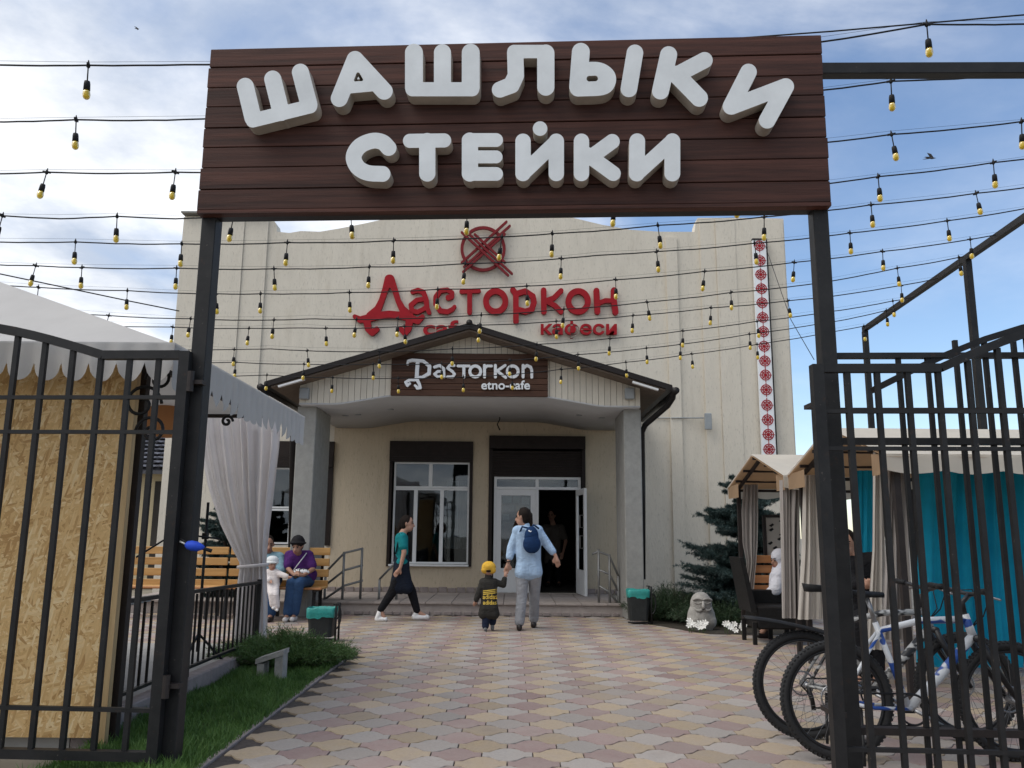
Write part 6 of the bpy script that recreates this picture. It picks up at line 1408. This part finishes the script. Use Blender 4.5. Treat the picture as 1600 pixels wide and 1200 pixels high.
# --- woman on the bench
Yb = 12.95
def b_q(px, py, dy=0.0): return P(px, py, Yb+dy)
J = dict(head=b_q(465, 853, -.16), neck=b_q(467, 866, -.05), shL=b_q(452.5, 868, -.02), shR=b_q(482, 868, .0), elL=b_q(450, 888, -.12), elR=b_q(489, 889, -.12), wrL=b_q(459, 898, -.32), wrR=b_q(474, 899, -.32), hdL=b_q(465, 899, -.38), hdR=b_q(466, 900, -.38),
         hiL=b_q(466, 913, .02), hiR=b_q(480, 913, .02), knL=b_q(455, 921, -.42), knR=b_q(467, 922, -.42), anL=b_q(449, 961, -.42), anR=b_q(460, 960, -.36), toL=b_q(445, 968, -.55), toR=b_q(456, 967, -.5))
for a in 'LR': J['hi'+a].z = .56; J['kn'+a].z = .56; J['an'+a].z = .09; J['to'+a].z = .035
w3 = person('seated woman in purple top, jeans and black bucket hat on the right bench', J, (-.18, -1, -.55), SKD, .98, base=(J['hiL'].x, Yb, .47), hs=.98)
blob('top', torso_prims(w3, .022, 0, .06, flare=.02)+sleeves(w3, .022, .75, False), cloth('purple_top', (.075, .022, .13)), w3['t'], .0095, 4); JE = cloth('blue_jeans', (.035, .075, .16))
blob('jeans', trousers(w3, .014, .92, (.088, .066, .056)), JE, w3['t'], .0095, 4)
WS = plain('white_shoe', (.6, .57, .55), .6)
for q in 'LR': shoe(w3, q, WS, .006)
H = w3['H']; BH = cloth('black_bucket_hat', (.016, .015, .017)); blob('hat', [('e', H+V3((0, .01, .07)), (.108, .108, .062)), ('c', H+V3((0, .01, .055)), H+V3((0, .01, .065)), .104, .104), ('e', H+V3((0, 0, .045)), (.135, .135, .028))], BH, w3['t'], .009, 3)
hair(w3, []); tube('bag_strap', [b_q(479, 864, -.10), b_q(470, 876, -.17), b_q(458, 892, -.2)], .008, M['trimwhite'], w3['t'], 6)
PT = NB('black_white_print'); n_ = PT.noise(PT.coord(), 26, 2); PT.col(PT.ramp(n_, [(.47, (.015, .015, .02)), (.52, (.7, .7, .7))])); PT.set(Roughness=.8)
hbag = thing('handbag', 'black and white patterned bag on the lap of the woman in purple', 'bag', tuple(b_q(470, 893, -.3))); blob('bag', [('e', b_q(471, 894, -.24), (.125, .06, .055)), ('e', b_q(464, 896, -.25), (.07, .06, .04))], PT.m, hbag, .009, 3)
ph = thing('mobile_phone', 'dark phone held by the woman in purple', 'phone', tuple(b_q(463, 901, -.42))); pp = b_q(463, 900.5, -.44); box('phone_body', pp.x-.055, pp.x+.03, pp.y-.03, pp.y+.04, pp.z-.006, pp.z+.006, M['rubber'], ph, .003)
# --- man with a baby
J = dict(head=b_q(419, 851, -.06), neck=b_q(421, 864, .0), shL=b_q(406, 870, .0), shR=b_q(436, 871, .0), elL=b_q(402, 893, -.1), elR=b_q(441, 895, -.1), wrL=b_q(415, 905, -.32), wrR=b_q(428, 909, -.34), hdL=b_q(423, 907, -.38), hdR=b_q(420, 911, -.40),
         hiL=b_q(413, 913, .02), hiR=b_q(430, 913, .02), knL=b_q(408, 921, -.45), knR=b_q(424, 922, -.45), anL=b_q(408, 962, -.42), anR=b_q(423, 962, -.42), toL=b_q(405, 968, -.58), toR=b_q(420, 968, -.58))
for a in 'LR': J['hi'+a].z = .57; J['kn'+a].z = .57; J['an'+a].z = .09; J['to'+a].z = .035
m1_ = person('seated man in light blue shirt behind the tied curtain, holding a baby', J, (.5, -1, -.35), SKD, 1.04, base=(J['hiL'].x, Yb, .47), hs=1.02)
blob('shirt', torso_prims(m1_, .024, 0, .05)+sleeves(m1_, .024, .8, False), cloth('pale_blue_shirt', (.22, .36, .42)), m1_['t'], .0095, 4); blob('jeans', trousers(m1_, .014, .94, (.09, .068, .058)), JE, m1_['t'], .0095, 4)
for q in 'LR': shoe(m1_, q, BK, .006)
hair(m1_, [])
J = dict(head=b_q(425, 881, -0.57), neck=b_q(425.5, 889, -0.55), shL=b_q(420, 894, -0.55), shR=b_q(431, 894, -0.57), elL=b_q(418, 903, -0.60), elR=b_q(440, 898, -0.61), wrL=b_q(421, 907, -0.65), wrR=b_q(449, 901, -0.65), hdL=b_q(423, 909, -0.67), hdR=b_q(454, 902, -0.66),
         hiL=b_q(422, 914, -0.57), hiR=b_q(430, 914, -0.57), knL=b_q(425, 929, -0.71), knR=b_q(430, 930, -0.71), anL=b_q(427, 945, -0.70), anR=b_q(432, 948, -0.70), toL=b_q(427, 950, -0.75), toR=b_q(433, 953, -0.75))
bb_ = person('baby in white hat and pale clothes on the lap of the seated man', J, (.7, -1, -.2), SK, .5, base=tuple(b_q(426, 918, -.42)), hs=.80, voxel=.008)
WC = cloth('white_baby_cloth', (.70, .64, .62), .06); blob('romper', torso_prims(bb_, .022, 0, -.01)+sleeves(bb_, .02, .85)+trousers(bb_, .016, .95, (.09, .08, .07)), WC, bb_['t'], .0085, 4)
H = bb_['H']; blob('hat', [('e', H+V3((0, .01, .045)), (.095, .095, .075)), ('e', H+V3((0, 0, .02)), (.108, .108, .02))], cloth('white_hat', (.66, .68, .68), .05), bb_['t'], .008, 3)
for q in 'LR': shoe(bb_, q, WH, .006)
# --- dim man inside the doorway
Yi = 18.2
def i_q(px, py, dy=0.0): return P(px, py, Yi+dy)
J = dict(head=i_q(862, 806), neck=i_q(864, 818), shL=i_q(851, 825), shR=i_q(877, 825), elL=i_q(846, 846, -.1), elR=i_q(884, 846, -.1), wrL=i_q(856, 856, -.25), wrR=i_q(880, 863, -.2), hdL=i_q(863, 850, -.3), hdR=i_q(877, 872, -.22),
         hiL=i_q(857, 877), hiR=i_q(871, 877), knL=i_q(857, 903), knR=i_q(872, 903), anL=i_q(857, 925), anR=i_q(873, 925), toL=i_q(855, 929, -.15), toR=i_q(874, 929, -.15))
for a in 'LR': J['an'+a].z = ZP+.09; J['to'+a].z = ZP+.035; J['kn'+a].z = ZP+.5
m2_ = person('man in dark grey shirt standing in the dark doorway', J, (-.4, -1, -.1), SK, 1.0, base=(J['anL'].x, Yi, ZP), hs=1.0)
blob('shirt', torso_prims(m2_, .02, 0, -.02)+sleeves(m2_, .018, .7, False), cloth('dark_grey_shirt', (.13, .115, .10)), m2_['t'], .0105, 3); blob('trousers', trousers(m2_, .014, .97), LG, m2_['t'], .0105, 3); hair(m2_, [])
for q in 'LR': shoe(m2_, q, BK, .006)
# --- person in white inside the far gazebo
Ys = 11.1
def s_q(px, py, dy=0.0): return P(px, py, Ys+dy)
J = dict(head=s_q(1216, 876), neck=s_q(1217, 892), shL=s_q(1217, 900, -.15), shR=s_q(1219, 899, .17), elL=s_q(1212, 922, -.22), elR=s_q(1213, 921, .2), wrL=s_q(1200, 930, -.18), wrR=s_q(1200, 930, .1), hdL=s_q(1193, 931, -.15), hdR=s_q(1193, 931, .08),
         hiL=s_q(1219, 946, -.09), hiR=s_q(1219, 946, .09), knL=s_q(1198, 948, -.1), knR=s_q(1198, 948, .1), anL=s_q(1196, 990, -.1), anR=s_q(1196, 990, .1), toL=s_q(1186, 996, -.1), toR=s_q(1186, 996, .1))
for a in 'LR': J['an'+a].z = .09; J['to'+a].z = .035
m3_ = person('person wrapped in white cloth and headscarf seated inside the far gazebo', J, (-1, -.35, -.15), SKD, .95, base=(J['hiL'].x, Ys, .42), hs=.95)
WT = cloth('white_wrap', (.66, .66, .72), .08); blob('wrap', torso_prims(m3_, .045, 0, -.02, flare=.04)+sleeves(m3_, .04, .75)+trousers(m3_, .04, .25), WT, m3_['t'], .011, 5)
H = m3_['H']; f = m3_['f']; blob('headscarf', [('e', H+V3((0, 0, .045))-f*.03, (.118, .115, .115)), ('c', H-f*.06, m3_['J']['neck']-f*.03-V3((0, 0, .03)), .10, .125)], WT, m3_['t'], .01, 4)
for q in 'LR': shoe(m3_, q, BK, .006)
# --- person in black behind the gate post
Yz = 7.9
def z_q(px, py, dy=0.0): return P(px, py, Yz+dy)
J = dict(head=z_q(1322, 850), neck=z_q(1334, 868), shL=z_q(1322, 880), shR=z_q(1366, 876), elL=z_q(1330, 905, -.1), elR=z_q(1382, 906, -.08), wrL=z_q(1343, 916, -.25), wrR=z_q(1364, 916, -.25), hdL=z_q(1352, 913, -.3), hdR=z_q(1354, 914, -.3),
         hiL=z_q(1345, 948), hiR=z_q(1366, 948), knL=z_q(1342, 952, -.4), knR=z_q(1368, 952, -.4), anL=z_q(1340, 1024, -.35), anR=z_q(1368, 1024, -.35), toL=z_q(1336, 1034, -.5), toR=z_q(1366, 1034, -.5))
for a in 'LR': J['an'+a].z = .09; J['to'+a].z = .035; J['hi'+a].z = .55; J['kn'+a].z = .54
m4_ = person('person in black seated behind the right gate post and bicycles', J, (-.6, -1, -.2), SK, 1.0, base=(J['hiL'].x, Yz, .42), hs=1.0)
blob('top', torso_prims(m4_, .024, 0, .03)+sleeves(m4_, .02, .7), LG, m4_['t'], .0105, 3); blob('trousers', trousers(m4_, .016, .95), LG, m4_['t'], .0105, 3); hair(m4_, [])
for q in 'LR': shoe(m4_, q, BK, .006)
st_ = thing('low_stool', 'dark wooden stool under the person in black', 'stool', tuple(m4_['hip'].xy.to_3d())); hx_, hy_ = m4_['hip'].x, m4_['hip'].y
box('seat', hx_-.2, hx_+.2, hy_-.2, hy_+.18, .40, .44, M['bench_red'], st_, .01)
for dx in (-.16, .16):
    for dy in (-.16, .14): bar('leg', (hx_+dx, hy_+dy, 0), (hx_+dx, hy_+dy, .399), .04, .04, M['bench_red'], st_)
